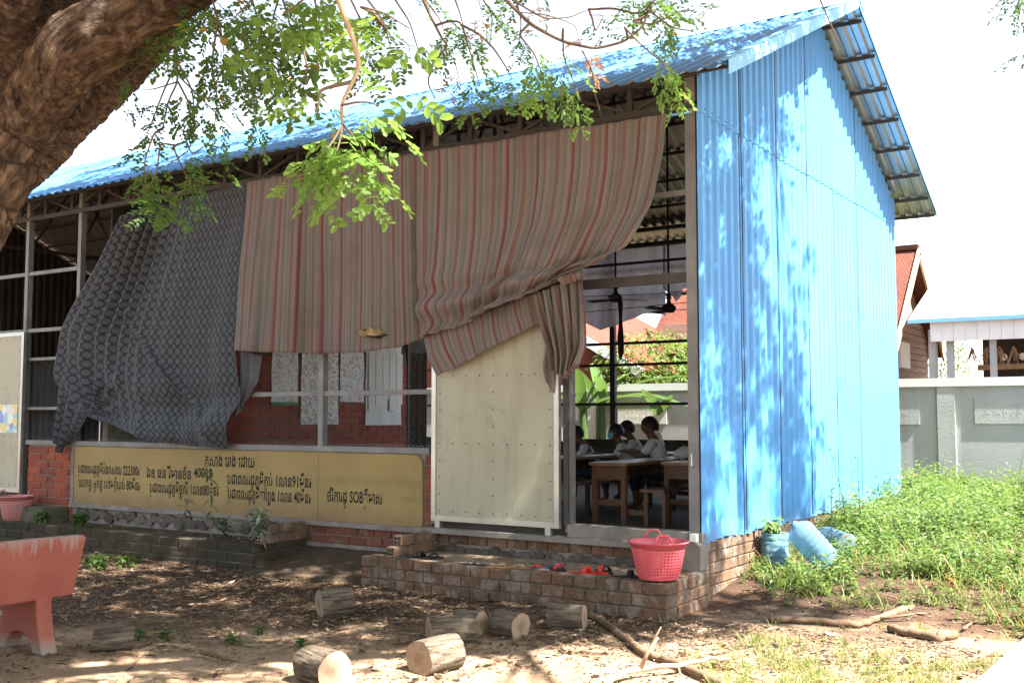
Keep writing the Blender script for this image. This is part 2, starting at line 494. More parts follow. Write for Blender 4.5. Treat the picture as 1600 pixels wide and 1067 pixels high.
# far end wall and closed back wall of the left classroom
mb = MB()
for (p0, p1) in (((XL, YF), (XL, YB)), ((XL, YB), (-12.1, YB))):
    L = math.dist(p0, p1); us = rib_us(0, L)
    d = ((p1[0] - p0[0]) / L, (p1[1] - p0[1]) / L)
    vs = []
    for z in (0, 1):
        for u in us:
            x, y = p0[0] + d[0] * u, p0[1] + d[1] * u
            h = rib(u)
            zz = .3 if z == 0 else roofz(y) - .06
            vs.append((x - d[1] * h, y + d[0] * h, zz))
    n = len(us)
    mb.add(vs, [(i, i + 1, n + i + 1, n + i) for i in range(n - 1)])
part('rear_cladding', mb, [M['rust_sheet']], school)

# roof sheets on both slopes
roof = part('roof', (lambda mb: ([mb.bar((XL - .4, y, roofz(y) - .075), (XO - .02, y, roofz(y) - .026), .03, .04) for y in
             (8.35, 8.95, 9.55, 10.15, 10.75, 11.35, 11.95, 12.35, 12.9, 13.45, 14.0, 14.55, 15.1, 15.6, 15.98)], mb)[-1])(MB()), M['dark_steel'], school)
nrF = Vector((0, -SL, 1)).normalized(); nrB = Vector((0, SL, 1)).normalized()
x = XO; i = 0
while x > XL - .4:
    a, b = x - PW - .02, x
    o1, o2 = .004 * (i % 2), R.uniform(0, .03)
    sheet('roof_sheet', a, b, lambda u, t, o1=o1, o2=o2: (u, EF - o2 + t * (RY - .02 - EF + o2), roofz(EF - o2 + t * (RY - .02 - EF + o2)) + o1), nrF, roof, None, [M['blue_roof'], M['galv']])
    sheet('roof_sheet', a, b, lambda u, t, o1=o1: (u, EB + t * (RY + .02 - EB), roofz(EB + t * (RY + .02 - EB)) + o1), nrB, roof, None, [M['blue_roof'], M['galv']])
    x -= PW; i += 1
mb = MB()
mb.prism([(XO + .03, RY - .2, roofz(RY - .2) + .034), (XO + .03, RY, RZ + .05), (XO + .03, RY + .2, roofz(RY + .2) + .034),
          (XO + .03, RY + .2, roofz(RY + .2) + .028), (XO + .03, RY, RZ + .044), (XO + .03, RY - .2, roofz(RY - .2) + .028)], (XL - .4 - XO, 0, 0))
part('ridge_cap', mb, M['cyan_trim'], roof)
for (ya, yb) in ((EF + .02, RY), (RY, EB - .02)):     # barge trim on the verge
    mb = MB(); h = .125 if ya < RY - .1 else .06
    A, B = Vector((XO + .012, ya, roofz(ya) + .045)), Vector((XO + .012, yb, roofz(yb) + .045))
    mb.prism([A, B, B - Vector((0, 0, h)), A - Vector((0, 0, h))], (.006, 0, 0))
    A2 = A + Vector((-.11, 0, .003)); B2 = B + Vector((-.11, 0, .003))
    mb.prism([A + Vector((0, 0, .001)), B + Vector((0, 0, .001)), B2, A2], (0, 0, .004))
    part('barge_trim', mb, M['cyan_trim'], roof)

# frame: posts, rails, trusses
PX = [-13.9, -12.7, -8.26, -6.68, -5.10, -3.83]
frame = part('steel_frame', (lambda mb: ([mb.box(x - .035, x + .035, YF + .002, YF + .072, FLOOR, 4.36) for x in (-20.5, -17.2)], mb)[-1])(MB()), M['steel'], school)
for x in PX:
    mb = MB(); w = .05 if x in (-3.83,) else .035
    mb.box(x - w, x + w, YF, YF + .08, FLOOR - .02, 4.70)
    part('post', mb, M['steel'], frame)
for (x0, x1, z, h) in ((-21, -12.7, 3.6, .05), (-21, -12.7, 2.8, .05), (-13.87, -12.74, 2.4, .04), (-13.87, -12.74, 1.72, .04),
                       (-8.23, -6.71, 1.86, .05), (-12.66, -8.3, 1.86, .05), (-5.07, -3.88, 3.6, .05), (-6.65, -3.88, 2.84, .09)):
    mb = MB(); mb.box(x0, x1, YF + .015, YF + .055, z - h / 2, z + h / 2)
    part('rail', mb, M['dark_steel'] if h == .09 else M['steel'], frame)
mb = MB(); mb.box(-13.75, -6.72, YF - .03, YF + .10, 1.225, 1.285); part('sill_bar', mb, M['steel'], frame)
# front lattice beam under the eave
lat = part('lattice_beam', (lambda mb: (mb.box(XL, -3.78, YF - .006, YF + .066, 4.345, 4.405), mb.box(XL, -3.74, YF - .006, YF + .066, 4.63, 4.69), mb)[-1])(MB()), M['dark_steel'], frame)
xx = -3.83; k = 0
while xx > XL:
    mb = MB(); mb.box(xx - .025, xx + .025, YF + .005, YF + .05, 4.405, 4.63); part('web', mb, M['dark_steel'], lat)
    mb = MB()
    a, b = (4.41, 4.62) if k % 2 else (4.62, 4.41)
    mb.bar((xx - .03, YF + .03, a), (xx - .575, YF + .03, b), .03, .03); part('web', mb, M['dark_steel'], lat)
    xx -= .605; k += 1
# roof trusses over the rooms
for x in (-3.90, -8.26, -12.1, -16.5):
    mb = MB()
    mb.bar((x, YF + .1, 4.40), (x, YB - .05, 4.40), .05, .06)
    for s_ in (0, 1):
        y0, y1 = (YF, RY) if s_ == 0 else (YB + .1, RY)
        mb.bar((x, y0, roofz(y0) - .16), (x, y1, roofz(y1) - .16), .05, .06)
    for j in range(1, 8):
        y = YF + j * (YB - YF) / 8
        mb.bar((x, y, 4.42), (x, y, roofz(y) - .18), .035, .035)
        y2 = y + (YB - YF) / 8 * (1 if y < RY - .1 else -1)
        mb.bar((x, y, 4.42), (x, y2, roofz(y2) - .2), .03, .03)
    part('roof_truss', mb, M['dark_steel'], frame)
for z, d in ((3.05, 0), (3.32, .0)):
    mb = MB(); mb.bar((-10, YB - .3, z + 1.0), (-3.9, YB - .3, z + 1.0), .04, .04); part('tie_rod', mb, M['dark_steel'], frame)

# floor and plinth
mb = MB(); mb.box(XL + .02, XG - .03, YF + .09, YB + .1, .40, FLOOR); part('room_floor', mb, M['floor'], school)
mb = MB(); mb.box(XL, XG - .06, YF + .05, YB + .12, -.05, .395); part('plinth_core', mb, M['mortar_dark'], school)
mb = MB(); mb.box(-5.08, -3.74, YF - .05, YF + .12, FLOOR - .06, FLOOR + .055); part('door_threshold', mb, M['concrete'], school)
mb = MB(); mb.box(-6.75, -3.73, YF - .13, YF + .05, .445, .495); part('door_step_edge', mb, M['concrete'], school)

# bricks: shared meshes with chipped, uneven edges
def brick_mesh(name, L, D, H, mat, seed):
    rr = random.Random(seed)
    bm = bmesh.new(); bmesh.ops.create_cube(bm, size=1)
    bmesh.ops.scale(bm, vec=(L, D, H), verts=bm.verts)
    bmesh.ops.bevel(bm, geom=bm.edges[:], offset=.006, segments=1, affect='EDGES')
    for v in bm.verts: v.co += Vector((rr.uniform(-.003, .003), rr.uniform(-.003, .003), rr.uniform(-.003, .003)))
    me = bpy.data.meshes.new(name); bm.to_mesh(me); bm.free(); me.materials.append(mat)
    return me
def brick_run(parent, mat, p0, p1, z0, courses, L, H, D=.09, J=.012, stagger=True, proud=.0, key='b', skip=None):
    """bricks of a wall face that runs from p0 to p1 (its outer face on the right-hand side of the run)"""
    vec = Vector((p1[0] - p0[0], p1[1] - p0[1], 0)); tot = vec.length; d = vec.normalized()
    nrm = Vector((d.y, -d.x, 0)); ang = math.atan2(d.y, d.x)
    cache = {}
    for c in range(courses):
        z = z0 + c * (H + J) + H / 2
        s = -(L / 2) * (c % 2) if stagger else 0
        while s < tot - .02:
            a, b = max(s, 0), min(s + L, tot)
            s += L + J
            if tot - s < .06: b = tot; s = tot
            if b - a < .035: continue
            mid = (a + b) / 2
            if skip and skip(mid, c): continue
            kk = (round(b - a, 3), R.randint(0, 2))
            if kk not in cache: cache[kk] = brick_mesh('brick', kk[0], D, H, mat, len(cache) * 17 + 3)
            pos = Vector((p0[0], p0[1], 0)) + d * mid - nrm * (D / 2 - proud + R.uniform(-.003, .005))
            o = link('brick', cache[kk], parent)
            o.matrix_parent_inverse = wm(parent).inverted()
            o.location = (pos.x, pos.y, z + R.uniform(-.002, .002)); o.rotation_euler = (0, R.uniform(-.008, .008), ang + R.uniform(-.012, .012))
# low front wall: mortar core, sign panel plastered on it, bricks either side and beneath
fw = part('front_wall', (lambda mb: (mb.box(-13.72, -6.70, YF + .012, YF + .11, .03, 1.222), mb)[-1])(MB()), M['mortar'], school)
BL, BH = .30, .085
brick_run(fw, M['brick'], (-13.72, YF), (-12.70, YF), .24, 10, BL, BH, proud=.004)
brick_run(fw, M['brick'], (-6.79, YF), (-6.70, YF), .24, 10, BL, BH, stagger=False, proud=.004)
brick_run(fw, M['brick_old'], (-9.2, YF), (-6.80, YF), .24, 2, .22, BH, proud=.004)
brick_run(fw, M['brick_ledge'], (-6.70, YF), (XG, YF), .345, 1, .22, BH, proud=.02)
# broken stones and cement under the step
for i in range(26):
    x = -6.55 + i * .105 + R.uniform(-.02, .02)
    mb = MB()
    w, h = R.uniform(.035, .11), R.uniform(.03, .055)
    zc = .25 + R.uniform(0, .07)
    poly = [(x + w * math.cos(a) * R.uniform(.8, 1.15), YF - .005, zc + h * math.sin(a) * R.uniform(.8, 1.1)) for a in [j * math.pi / 3.5 for j in range(7)]]
    mb.prism(poly[::-1], (0, -R.uniform(.012, .03), 0)); part('stone', mb, M['stone'], fw)
for i in range(40):
    x = -12.5 + i * .105
    x += R.uniform(-.04, .04); mb = MB(); w, h = R.uniform(.04, .12), R.uniform(.035, .075); zc = .33 + R.uniform(-.04, .04)
    poly = [(x + w * math.cos(a) * R.uniform(.8, 1.15), YF + .0, zc + h * math.sin(a) * R.uniform(.8, 1.1)) for a in [j * math.pi / 3.5 for j in range(7)]]
    mb.prism(poly[::-1], (0, -R.uniform(.012, .03), 0)); part('stone', mb, M['stone'], fw)
mb = MB(); mb.box(-6.72, XG - .01, YF + .003, YF + .06, .0, .43); part('rubble_backing', mb, M['mortar'], fw)
# side plinth under the blue wall
sp = part('gable_plinth', (lambda mb: (mb.box(XG - .08, XG - .012, YF + .02, YB + .1, -.05, .50), mb)[-1])(MB()), M['mortar'], school)
brick_run(sp, M['brick_ledge'], (XG, YF - .02), (XG, YB), .04, 5, .26, BH, proud=.012)
mb = MB()
mb.prism([(-3.96, YF - .14, .28), (-3.72, YF - .14, .28), (-3.72, YF - .14, .50), (-3.78, YF - .14, .535), (-3.9, YF - .14, .52), (-3.98, YF - .14, .45)], (0, .17, 0))
part('corner_mortar_lump', mb, M['concrete'], school)
mb = MB(); mb.box(-3.83, -3.77, YF - .11, YF - .06, .535, .60); part('corner_bracket', mb, M['white_paint'], school)

# yellow donor panel with its painted lettering
def sign_mat():
    t = NT('yellow_wall_paint'); pos = t.pos()
    col = t.mix(t.ramp(t.noise(1.4, 6, pos, .6), [(.35, 0.), (.7, 1.)]), (.32, .24, .10), (.26, .19, .08))
    sx = t.n('ShaderNodeSeparateXYZ'); t.set(sx.inputs[0], pos)
    # splash-back mud stain along the foot of the panel
    k = t.math('ADD', t.math('MULTIPLY', t.math('SUBTRACT', .70, sx.outputs[2]), 4.0), t.math('MULTIPLY', t.math('SUBTRACT', t.noise(2.1, 6, pos, .65), .5), 2.2))
    col = t.mix(t.ramp(k, [(.1, 0.), (1., .75)]), col, (.20, .125, .075))
    col = t.mix(t.ramp(t.noise(11, 7, pos, .75), [(.58, 0.), (.70, .45)]), col, (.36, .30, .19))
    t.surf(col, .8, .25, 0, t.bump(t.noise(18, 4, pos), .2, .01))
    return t.m
M['sign'] = sign_mat()
SY = YF - .022
sg = MB()
for (xa, xb) in ((-12.64, -8.262), (-8.256, -6.82)):
    n = 24
    top = [(xa + (xb - xa) * i / n, 1.218 + (R.uniform(-.008, .001) if 0 < i < n else 0)) for i in range(n + 1)]
    bot = [(xb + (xa - xb) * i / n, .475 + R.uniform(-.004, .008)) for i in range(n + 1)]
    if xb > -7: top[-1] = (xb - .05, 1.205); bot[0] = (xb + .012, .48); top.append((xb + .004, 1.15))
    sg.prism([(x, SY, z) for x, z in top + bot][::-1], (0, .03, 0))
sign = part('donor_panel', sg, M['sign'], school)
mb = MB(); mb.box(-12.70, -6.72, YF - .05, YF + .02, .425, .478); part('panel_ledge', mb, M['concrete'], school)
mb = MB(); mb.box(-12.70, -12.645, YF - .03, YF + .01, .47, 1.222); part('panel_edge', mb, M['concrete'], school)

_txt_cache = {}
def glyph_mesh(s, bold):
    if (s, bold) in _txt_cache: return _txt_cache[(s, bold)]
    c = bpy.data.curves.new('t', 'FONT'); c.body = s; c.size = 1; c.offset = bold; c.resolution_u = 2
    o = bpy.data.objects.new('t', c); COL.objects.link(o)
    bpy.context.view_layer.update()
    me = bpy.data.meshes.new_from_object(o.evaluated_get(bpy.context.evaluated_depsgraph_get()))
    V = np.array([v.co[:] for v in me.vertices]) if len(me.vertices) else np.zeros((0, 3))
    P = [tuple(p.vertices) for p in me.polygons]
    bpy.data.objects.remove(o); bpy.data.curves.remove(c); bpy.data.meshes.remove(me)
    _txt_cache[(s, bold)] = (V, P)
    return V, P
def khmer(text, px0, py0, px1, hpx, Y, parent, mat, name='lettering', bold=.014):
    """one painted line: text in visual order, '_X' hangs X small below the letter before it; runs between two points of the wall"""
    A, B = onY(px0, py0, Y), onY(px1, py0, Y)
    H = (onY(px0, py0, Y) - onY(px0, py0 + hpx, Y))[2]
    mb = MB(); base = ''; subs = []
    i = 0
    while i < len(text):
        if text[i] == '_':
            subs.append((len(base), text[i + 1])); i += 2
        else: base += text[i]; i += 1
    V, P = glyph_mesh(base, bold)
    tw = V[:, 0].max() - min(0, V[:, 0].min())
    sx = (B[0] - A[0]) / tw; sz = H / .62
    def put(V, P, dx, dz, k):
        vs = [(A[0] + (v[0] * k + dx) * sx, Y - .0025, A[2] - H + (v[1] * k + dz) * sz) for v in V]
        mb.add(vs, P)
    put(V, P, 0, 0, 1)
    for n_, ch in subs:
        pre = glyph_mesh(base[:n_], bold)[0]
        last = glyph_mesh(base[:n_ - 1] + 'ក', bold)[0] if n_ > 1 else pre
        S = glyph_mesh(ch, bold)
        put(S[0], S[1], pre[:, 0].max() - .45, -.36, .55)
    part(name, mb, mat, parent)
LINES = [('កសាង េរាង េដាយ', 320, 713, 398, 14), ('ប_រជាពលរដ_ឋភូមិបឹងក_រសាល 222300៛', 122, 727, 218, 11),
         ('េលាកគ_រូ អ_នកគ_រូ បឋមកុំយប់ 80ម៉ឺន៛', 123, 749, 219, 11), ('ឯឧ ធន វីមានច័ន', 229, 733, 299, 12), ('4000$', 303, 733, 332, 12),
         ('ប_រជាពលរដ_ឋភូមិថ_លុកវី 1លាន80ម៉ឺន៛', 234, 756, 342, 12), ('ប_រជាពលរដ_ឋភូមិក_បប់ 1លាន91ម៉ឺន៛', 355, 742, 487, 13),
         ('ប_រជាពលរដ_ឋភូមិតាហ_មូង 1លាន 40ម៉ឺន៛', 356, 765, 486, 13), ('ថវិការដ_ឋ SOBត_រីមាស', 511, 768, 597, 14)]
for (s, a, b, c, h) in LINES: khmer(s, a, b - 1, c, h * 1.12, SY, sign, M['black'])
# old lines painted over, still faintly raised
khmer('បរជាជន SOBកកសករ 1000០០', 512, 744, 657, 11, SY, sign, M['sign'], 'painted_over_lettering', .02)
khmer('1០០កាន', 611, 773, 656, 9, SY, sign, M['sign'], 'painted_over_lettering', .02)
M['faded'] = plain('faded_pencil', (.33, .24, .10), (.36, .27, .11), 9, .8)
khmer('១០៧០', 163, 707, 181, 5, SY, sign, M['faded'], 'faded_lettering', .01)

# doors
def door(px_l, px_r, z0, z1, Y, flip):
    xa, xb = px_l, px_r
    mb = MB(); mb.box(xa + .05, xb - .05, Y, Y + .012, z0 + .05, z1 - .05)
    d = part('door', mb, M['plaster_cream'], school)
    for (a, b, c, e) in ((xa, xa + .052, z0, z1), (xb - .052, xb, z0, z1), (xa + .052, xb - .052, z0, z0 + .052), (xa + .052, xb - .052, z1 - .052, z1)):
        m2 = MB(); m2.box(a, b, Y - .012, Y + .035, c, e); part('door_frame', m2, M['galv'], d)
    m2 = MB()
    for i in range(9):
        for j in range(13):
            x, z = xa + .10 + (xb - xa - .2) * i / 8, z0 + .10 + (z1 - z0 - .2) * j / 12
            if i in (0, 8) or j in (0, 12) or i == 4 or j in (4, 8):
                m2.box(x - .006, x + .006, Y - .004, Y, z - .006, z + .006)
    part('rivets', m2, M['dark_steel'], d)['kind'] = 'stuff'
    return d
d1 = door(-6.66, -5.16, .565, 2.78, YF - .06, False)
for x in (-6.58, -5.28):
    mb = MB(); mb.box(x - .03, x + .03, YF - .075, YF - .02, .49, .57); part('door_roller', mb, M['galv'], d1)
mb = MB(); mb.box(-5.135, -5.085, YF - .03, YF + .05, .6, 2.84); part('door_jamb', mb, M['dark_steel'], school)
mb = MB(); mb.tube([(-5.115, YF - .03, 1.52), (-5.115, YF - .08, 1.50), (-5.115, YF - .08, 1.38), (-5.115, YF - .03, 1.36)], .008, 6); part('door_handle', mb, M['galv'], d1)
mb = MB(); mb.tube([(-3.83, YF - .005, 1.30), (-3.83, YF - .05, 1.28), (-3.83, YF - .05, 1.18), (-3.83, YF - .005, 1.16)], .008, 6); part('latch', mb, M['galv'], school)
d2 = door(-15.3, -13.80, .565, 2.78, YF - .06, True)
mb = MB()
A = onY(2, 632, YF - .065); B = onY(26, 676, YF - .065)
mb.box(A[0] - .25, B[0], YF - .066, YF - .064, B[2], A[2])
def poster_mat(name, cols, sc=9):
    t = NT(name); pos = t.pos()
    v = t.n('ShaderNodeTexVoronoi'); v.inputs['Scale'].default_value = sc; t.t.links.new(pos, v.inputs['Vector'])
    s = t.n('ShaderNodeSeparateColor'); t.set(s.inputs[0], v.outputs['Color'])
    col = t.ramp(s.outputs[0], [(i / len(cols), c) for i, c in enumerate(cols)], 'CONSTANT')
    t.surf(col, .35, .5)
    return t.m
M['poster_a'] = poster_mat('printed_chart', [(.74, .76, .76), (.76, .76, .74), (.45, .55, .66), (.72, .72, .72), (.62, .36, .36), (.76, .76, .76), (.66, .70, .66)], 30)
M['poster_b'] = poster_mat('colourful_chart', [(.74, .76, .78), (.72, .72, .70), (.66, .55, .28), (.74, .76, .76), (.60, .25, .28), (.76, .76, .78), (.4, .45, .6)], 26)
part('poster', mb, poster_mat('door_poster', [(.66, .66, .6), (.2, .25, .6), (.62, .52, .2), (.6, .6, .6), (.25, .5, .5)], 12), d2)

# brick partition between the classrooms with charts on it
XP = -12.1
pt = part('partition_wall', (lambda mb: (mb.box(XP - .12, XP - .012, YF + .09, 14.93, FLOOR, 2.75), mb)[-1])(MB()), M['mortar_dark'], school)
brick_run(pt, M['brick_in'], (XP, 10.6), (XP, 14.93), .95, 15, .40, .095, proud=.0)
mb = MB(); mb.box(XP - .06, XP - .03, YF + .09, YB, 2.75, 4.38); part('partition_cladding', mb, M['rust_sheet'], pt)
mb = MB(); mb.box(XP - .05, XP + .02, 14.94, 15.0, FLOOR, 4.36); part('post', mb, M['dark_steel'], frame)
POST = [((424, 546, 466, 628), 'poster_a', 'printed wall chart with green lower border'), ((470, 552, 529, 663), 'poster_b', 'glossy chart with red and yellow pictures'),
        ((531, 545, 569, 628), 'poster_a', 'glossy chart with blue pictures'), ((571, 556, 627, 664), 'paper', 'white board of hanging paper slips')]
for (x0, y0, x1, y1), mk, lab in POST:
    a, b = onX(x0, (y0 + y1) / 2, XP + .02), onX(x1, (y0 + y1) / 2, XP + .02)
    zt, zb = onX((x0 + x1) / 2, y0, XP + .02)[2] + .2, onX((x0 + x1) / 2, y1, XP + .02)[2]
    mb = MB(); n = 8
    vs = []
    for j in range(n + 1):
        for i in range(n + 1):
            vs.append((XP + .022 + .014 * math.sin(i * 1.9 + j * .8) * math.sin(j * .6 + 1), a[1] + (b[1] - a[1]) * i / n, zb + (zt - zb) * j / n))
    mb.add(vs, [(j * (n + 1) + i, j * (n + 1) + i + 1, (j + 1) * (n + 1) + i + 1, (j + 1) * (n + 1) + i) for j in range(n) for i in range(n)])
    o = part('wall_chart', mb, M[mk], pt, True); o['label'] = lab
    if mk == 'poster_a' and x0 < 450:
        m2 = MB(); m2.box(XP + .036, XP + .040, a[1], b[1], zb - .05, zb); part('chart_border', m2, plain('green_border', (.10, .36, .16)), pt)
    if mk == 'paper':
        for i in range(5):
            y = a[1] + (b[1] - a[1]) * (i + .3) / 5.2
            m2 = MB(); m2.box(XP + .042, XP + .046, y, y + .17, zb + .25 + .1 * (i % 3), zt - .15); part('paper_slip', m2, M['paper'], pt)
# bright plastic sheeting in the gap beside the partition
# rear low wall, posts, rails and netting of the right classroom
mb = MB(); mb.box(-12.1, XG - .06, YB, YB + .1, .3, 1.24); rw = part('rear_wall', mb, M['mortar_dark'], school)
for x in (-10.4, -8.26, -6.05, -3.86):
    mb = MB(); mb.box(x - .045, x + .045, YB + .01, YB + .09, 1.24, roofz(YB) - .1); part('post', mb, M['dark_steel'], frame)
for z in (1.81, 2.45, 2.80, 3.55, 4.0):
    mb = MB(); mb.box(-12.1, XG - .07, YB + .03, YB + .07, z - .022, z + .022); part('rail', mb, M['dark_steel'], frame)
mb = MB(); mb.box(-12.1, XG - .07, YB, YB + .09, 4.34, 4.42); mb.box(-12.1, XG - .07, YB, YB + .09, 4.6, 4.66); part('lattice_beam', mb, M['dark_steel'], frame)

def chainlink(parent, x0, x1, z0, z1, Y, s=.062, r_=.0013):
    mb = MB(); n = int((x1 - x0) / s); m = int((z1 - z0) / (s * .5))
    for i in range(n):
        pts = [(x0 + (i + (j % 2)) * s, Y + .003 * (1 if j % 2 else -1), z0 + (z1 - z0) * j / m) for j in range(m + 1)]
        mb.tube(pts, r_, 3, False)
        pts = [(x0 + (i + 1 - (j % 2)) * s, Y - .003 * (1 if j % 2 else -1), z0 + (z1 - z0) * j / m) for j in range(m + 1)]
        mb.tube(pts, r_, 3, False)
    part('wire_mesh', mb, M['galv'], parent)
chainlink(frame, -12.66, -8.30, 1.29, 2.40, YF + .06)
chainlink(frame, -8.22, -6.72, 1.29, 2.40, YF + .06)
chainlink(frame, -13.86, -12.74, 1.29, 2.40, YF + .06)
chainlink(frame, -10.3, -5.0, 1.26, 2.0, YB + .05, .09, .0028)

# ================================================================== CURTAINS
def resample(poly, n):
    P = np.array(poly, float); d = np.r_[0, np.cumsum(np.hypot(*np.diff(P, axis=0).T))]
    t = np.linspace(0, d[-1], n)
    # smooth through the points
    Q = np.stack([np.interp(t, d, P[:, 0]), np.interp(t, d, P[:, 1])], 1)
    if len(P) > 2:
        for _ in range(max(2, n // 10)):
            Q[1:-1] = .25 * Q[:-2] + .5 * Q[1:-1] + .25 * Q[2:]
    return Q
def cloth(name, top, bottom, left, right, Y, fold, mat, parent, uvw, nu=90, nv=60, world=None):
    T, B, L, Rr = resample(top, nu), resample(bottom, nu), resample(left, nv), resample(right, nv)
    V = []; UV = []
    us, vs = np.linspace(0, 1, nu), np.linspace(0, 1, nv)
    for j, v in enumerate(vs):
        for i, u in enumerate(us):
            p = (1 - v) * T[i] + v * B[i] + (1 - u) * L[j] + u * Rr[j] - ((1 - u) * (1 - v) * T[0] + u * (1 - v) * T[-1] + (1 - u) * v * B[0] + u * v * B[-1])
            q = onY(p[0], p[1], Y)
            dY = fold(u, v, q[0], q[2])
            # the fold moves the cloth itself, out of the facade plane
            V.append((q[0] + .25 * dY * math.sin(17 * u), Y + dY, q[2]))
            UV.append((u * uvw[0], v * uvw[1]))
    i = np.arange(nv - 1)[:, None] * nu + np.arange(nu - 1)[None, :]
    Fq = np.stack([i, i + nu, i + nu + 1, i + 1], -1).reshape(-1, 4)
    me = npmesh(name, V, Fq, mat, True)
    uvl = me.uv_layers.new(name='cloth')
    uvl.data.foreach_set('uv', np.array(UV, np.float32)[Fq.ravel()].ravel())
    o = link(name, me, parent)
    md = o.modifiers.new('thickness', 'SOLIDIFY'); md.thickness = .0025
    return o
def fabric(t, col, tw=.25, rough=.9, nrm=None):
    d = t.n('ShaderNodeBsdfPrincipled'); t.set(d.inputs['Base Color'], col); d.inputs['Roughness'].default_value = rough
    d.inputs['Specular IOR Level'].default_value = .15
    d.inputs['Sheen Weight'].default_value = .15
    if nrm is not None: t.t.links.new(nrm, d.inputs['Normal'])
    tr = t.n('ShaderNodeBsdfTranslucent'); t.set(tr.inputs['Color'], col)
    mx = t.n('ShaderNodeMixShader'); mx.inputs[0].default_value = tw
    t.t.links.new(d.outputs[0], mx.inputs[1]); t.t.links.new(tr.outputs[0], mx.inputs[2]); t.t.links.new(mx.outputs[0], t.out.inputs[0])
    return t.m
def stripe_mat(name, k=1.0):
    t = NT(name); uv = t.n('ShaderNodeTexCoord').outputs['UV']
    sp = t.n('ShaderNodeSeparateXYZ'); t.set(sp.inputs[0], uv)
    u = t.math('ADD', sp.outputs[0], t.math('MULTIPLY', t.math('SUBTRACT', t.noise(3, 3, uv), .5), .006))
    f = t.math('FRACT', t.math('MULTIPLY', u, 1 / .40))
    tan, tan2, gr, red, dred, blk, pk = (.30, .262, .235), (.255, .215, .19), (.20, .202, .19), (.25, .075, .075), (.15, .032, .034), (.11, .085, .078), (.29, .175, .155)
    st = [(0, tan), (.07, gr), (.16, tan2), (.215, tan), (.22, dred), (.245, red), (.25, tan2), (.262, tan2), (.267, dred), (.285, dred), (.29, tan), (.303, tan2), (.308, red), (.335, red), (.34, tan), (.40, tan2), (.45, gr), (.50, gr), (.508, blk), (.52, gr), (.585, tan), (.655, pk),
          (.665, red), (.745, dred), (.755, pk), (.79, tan), (.87, gr), (.905, gr), (.915, dred), (.932, red), (.94, gr), (.98, tan)]
    col = t.ramp(f, st, 'LINEAR')
    # broad variation from one repeat to the next, tide marks of damp and dust
    col = t.mix(t.ramp(t.noise(2.2, 2, t.scaled(uv, (1, .05, 1))), [(.3, 0.), (.7, .35)]), col, (.26, .215, .19))
    col = t.mix(t.ramp(t.noise(1.1, 7, uv, .65), [(.48, 0.), (.68, .5)]), col, (.16, .125, .105))
    wv = t.noise(1.0, 1, t.scaled(uv, (900, 40, 1)))
    col = t.mix(t.math('MULTIPLY', wv, .35), col, tuple(.12 * k for _ in range(3)))
    return fabric(t, col, .30, nrm=t.bump(t.noise(9, 4, uv), .25, .02))
M['stripe'] = stripe_mat('striped_cloth')
def medallion_mat():
    t = NT('patterned_cloth'); uv = t.n('ShaderNodeTexCoord').outputs['UV']
    sp = t.n('ShaderNodeSeparateXYZ'); t.set(sp.inputs[0], uv)
    a = t.math('DIVIDE', sp.outputs[0], .112); b = t.math('DIVIDE', sp.outputs[1], .128)
    fx = t.math('SUBTRACT', t.math('FRACT', a), .5); fy = t.math('SUBTRACT', t.math('FRACT', b), .5)
    d = t.math('SQRT', t.math('ADD', t.math('MULTIPLY', fx, fx), t.math('MULTIPLY', fy, fy)))
    ang = t.math('ARCTAN2', fy, fx)
    pet = t.math('MULTIPLY', t.math('COSINE', t.math('MULTIPLY', ang, 8)), .5)
    ros = t.math('ADD', t.math('MULTIPLY', t.math('SINE', t.math('MULTIPLY', d, 50)), .5), pet)
    inner = t.mix(t.ramp(ros, [(.0, 0.), (.5, 1.)]), (.050, .056, .063), (.104, .112, .118))
    edge = t.ramp(t.math('ADD', d, t.math('MULTIPLY', t.math('COSINE', t.math('MULTIPLY', ang, 12)), .02)), [(0, 1.), (.33, 1.), (.36, 0.), (.47, 0.), (.51, .75), (.66, .8)])
    col = t.mix(edge, (.016, .019, .026), inner)
    dots = t.noise(1.0, 1, t.scaled(uv, (170, 170, 1)))
    col = t.mix(t.math('MULTIPLY', t.math('GREATER_THAN', dots, .60), .25), col, (.13, .145, .165))
    return fabric(t, col, .08, .8, t.bump(t.noise(7, 4, uv), .3, .02))
M['medallion'] = medallion_mat()

# dark patterned curtain, gathered at the upper left and knotted at the lower left
dc = empty('patterned_curtain', tuple(onY(240, 690, YF - .1)), 0, 'dark grey curtain with small round medallions, gathered and knotted at its lower left', 'curtain')
KN = onY(140, 645, YF - .12)
def dfold(u, v, x, z):
    g = math.exp(-((u - .25) / .22) ** 2) * (1 - v) ** .6
    f = -.06 * g * math.sin(u * 95 + 2 * v) - .012 * math.sin(u * 41 + v * 3) * v
    f += -.035 * math.sin(u * 13 + v * 2) * (.4 + v)
    # swags that radiate from the knot and sag along the hem
    r_ = math.hypot(x - KN[0], z - KN[2]); a = math.atan2(z - KN[2], x - KN[0])
    f += -.06 * math.exp(-r_ / .6) * math.sin(a * 11)
    f += -.085 * sstep(.70, .86, v) * math.sin((v - .70) * 24 + u * 3) * (u ** .5)
    dd = abs((z - (KN[2] + .95)) + .9 * (x - (KN[0] + 1.0))) if x > KN[0] + .55 else 9
    f += -.08 * math.exp(-(dd / .05) ** 2) * math.exp(-((x - KN[0] - 1.5) / .9) ** 2)
    f += .02 * mnoise.noise(Vector((x * 2.1, z * 2.1, .3)))
    return f - .02
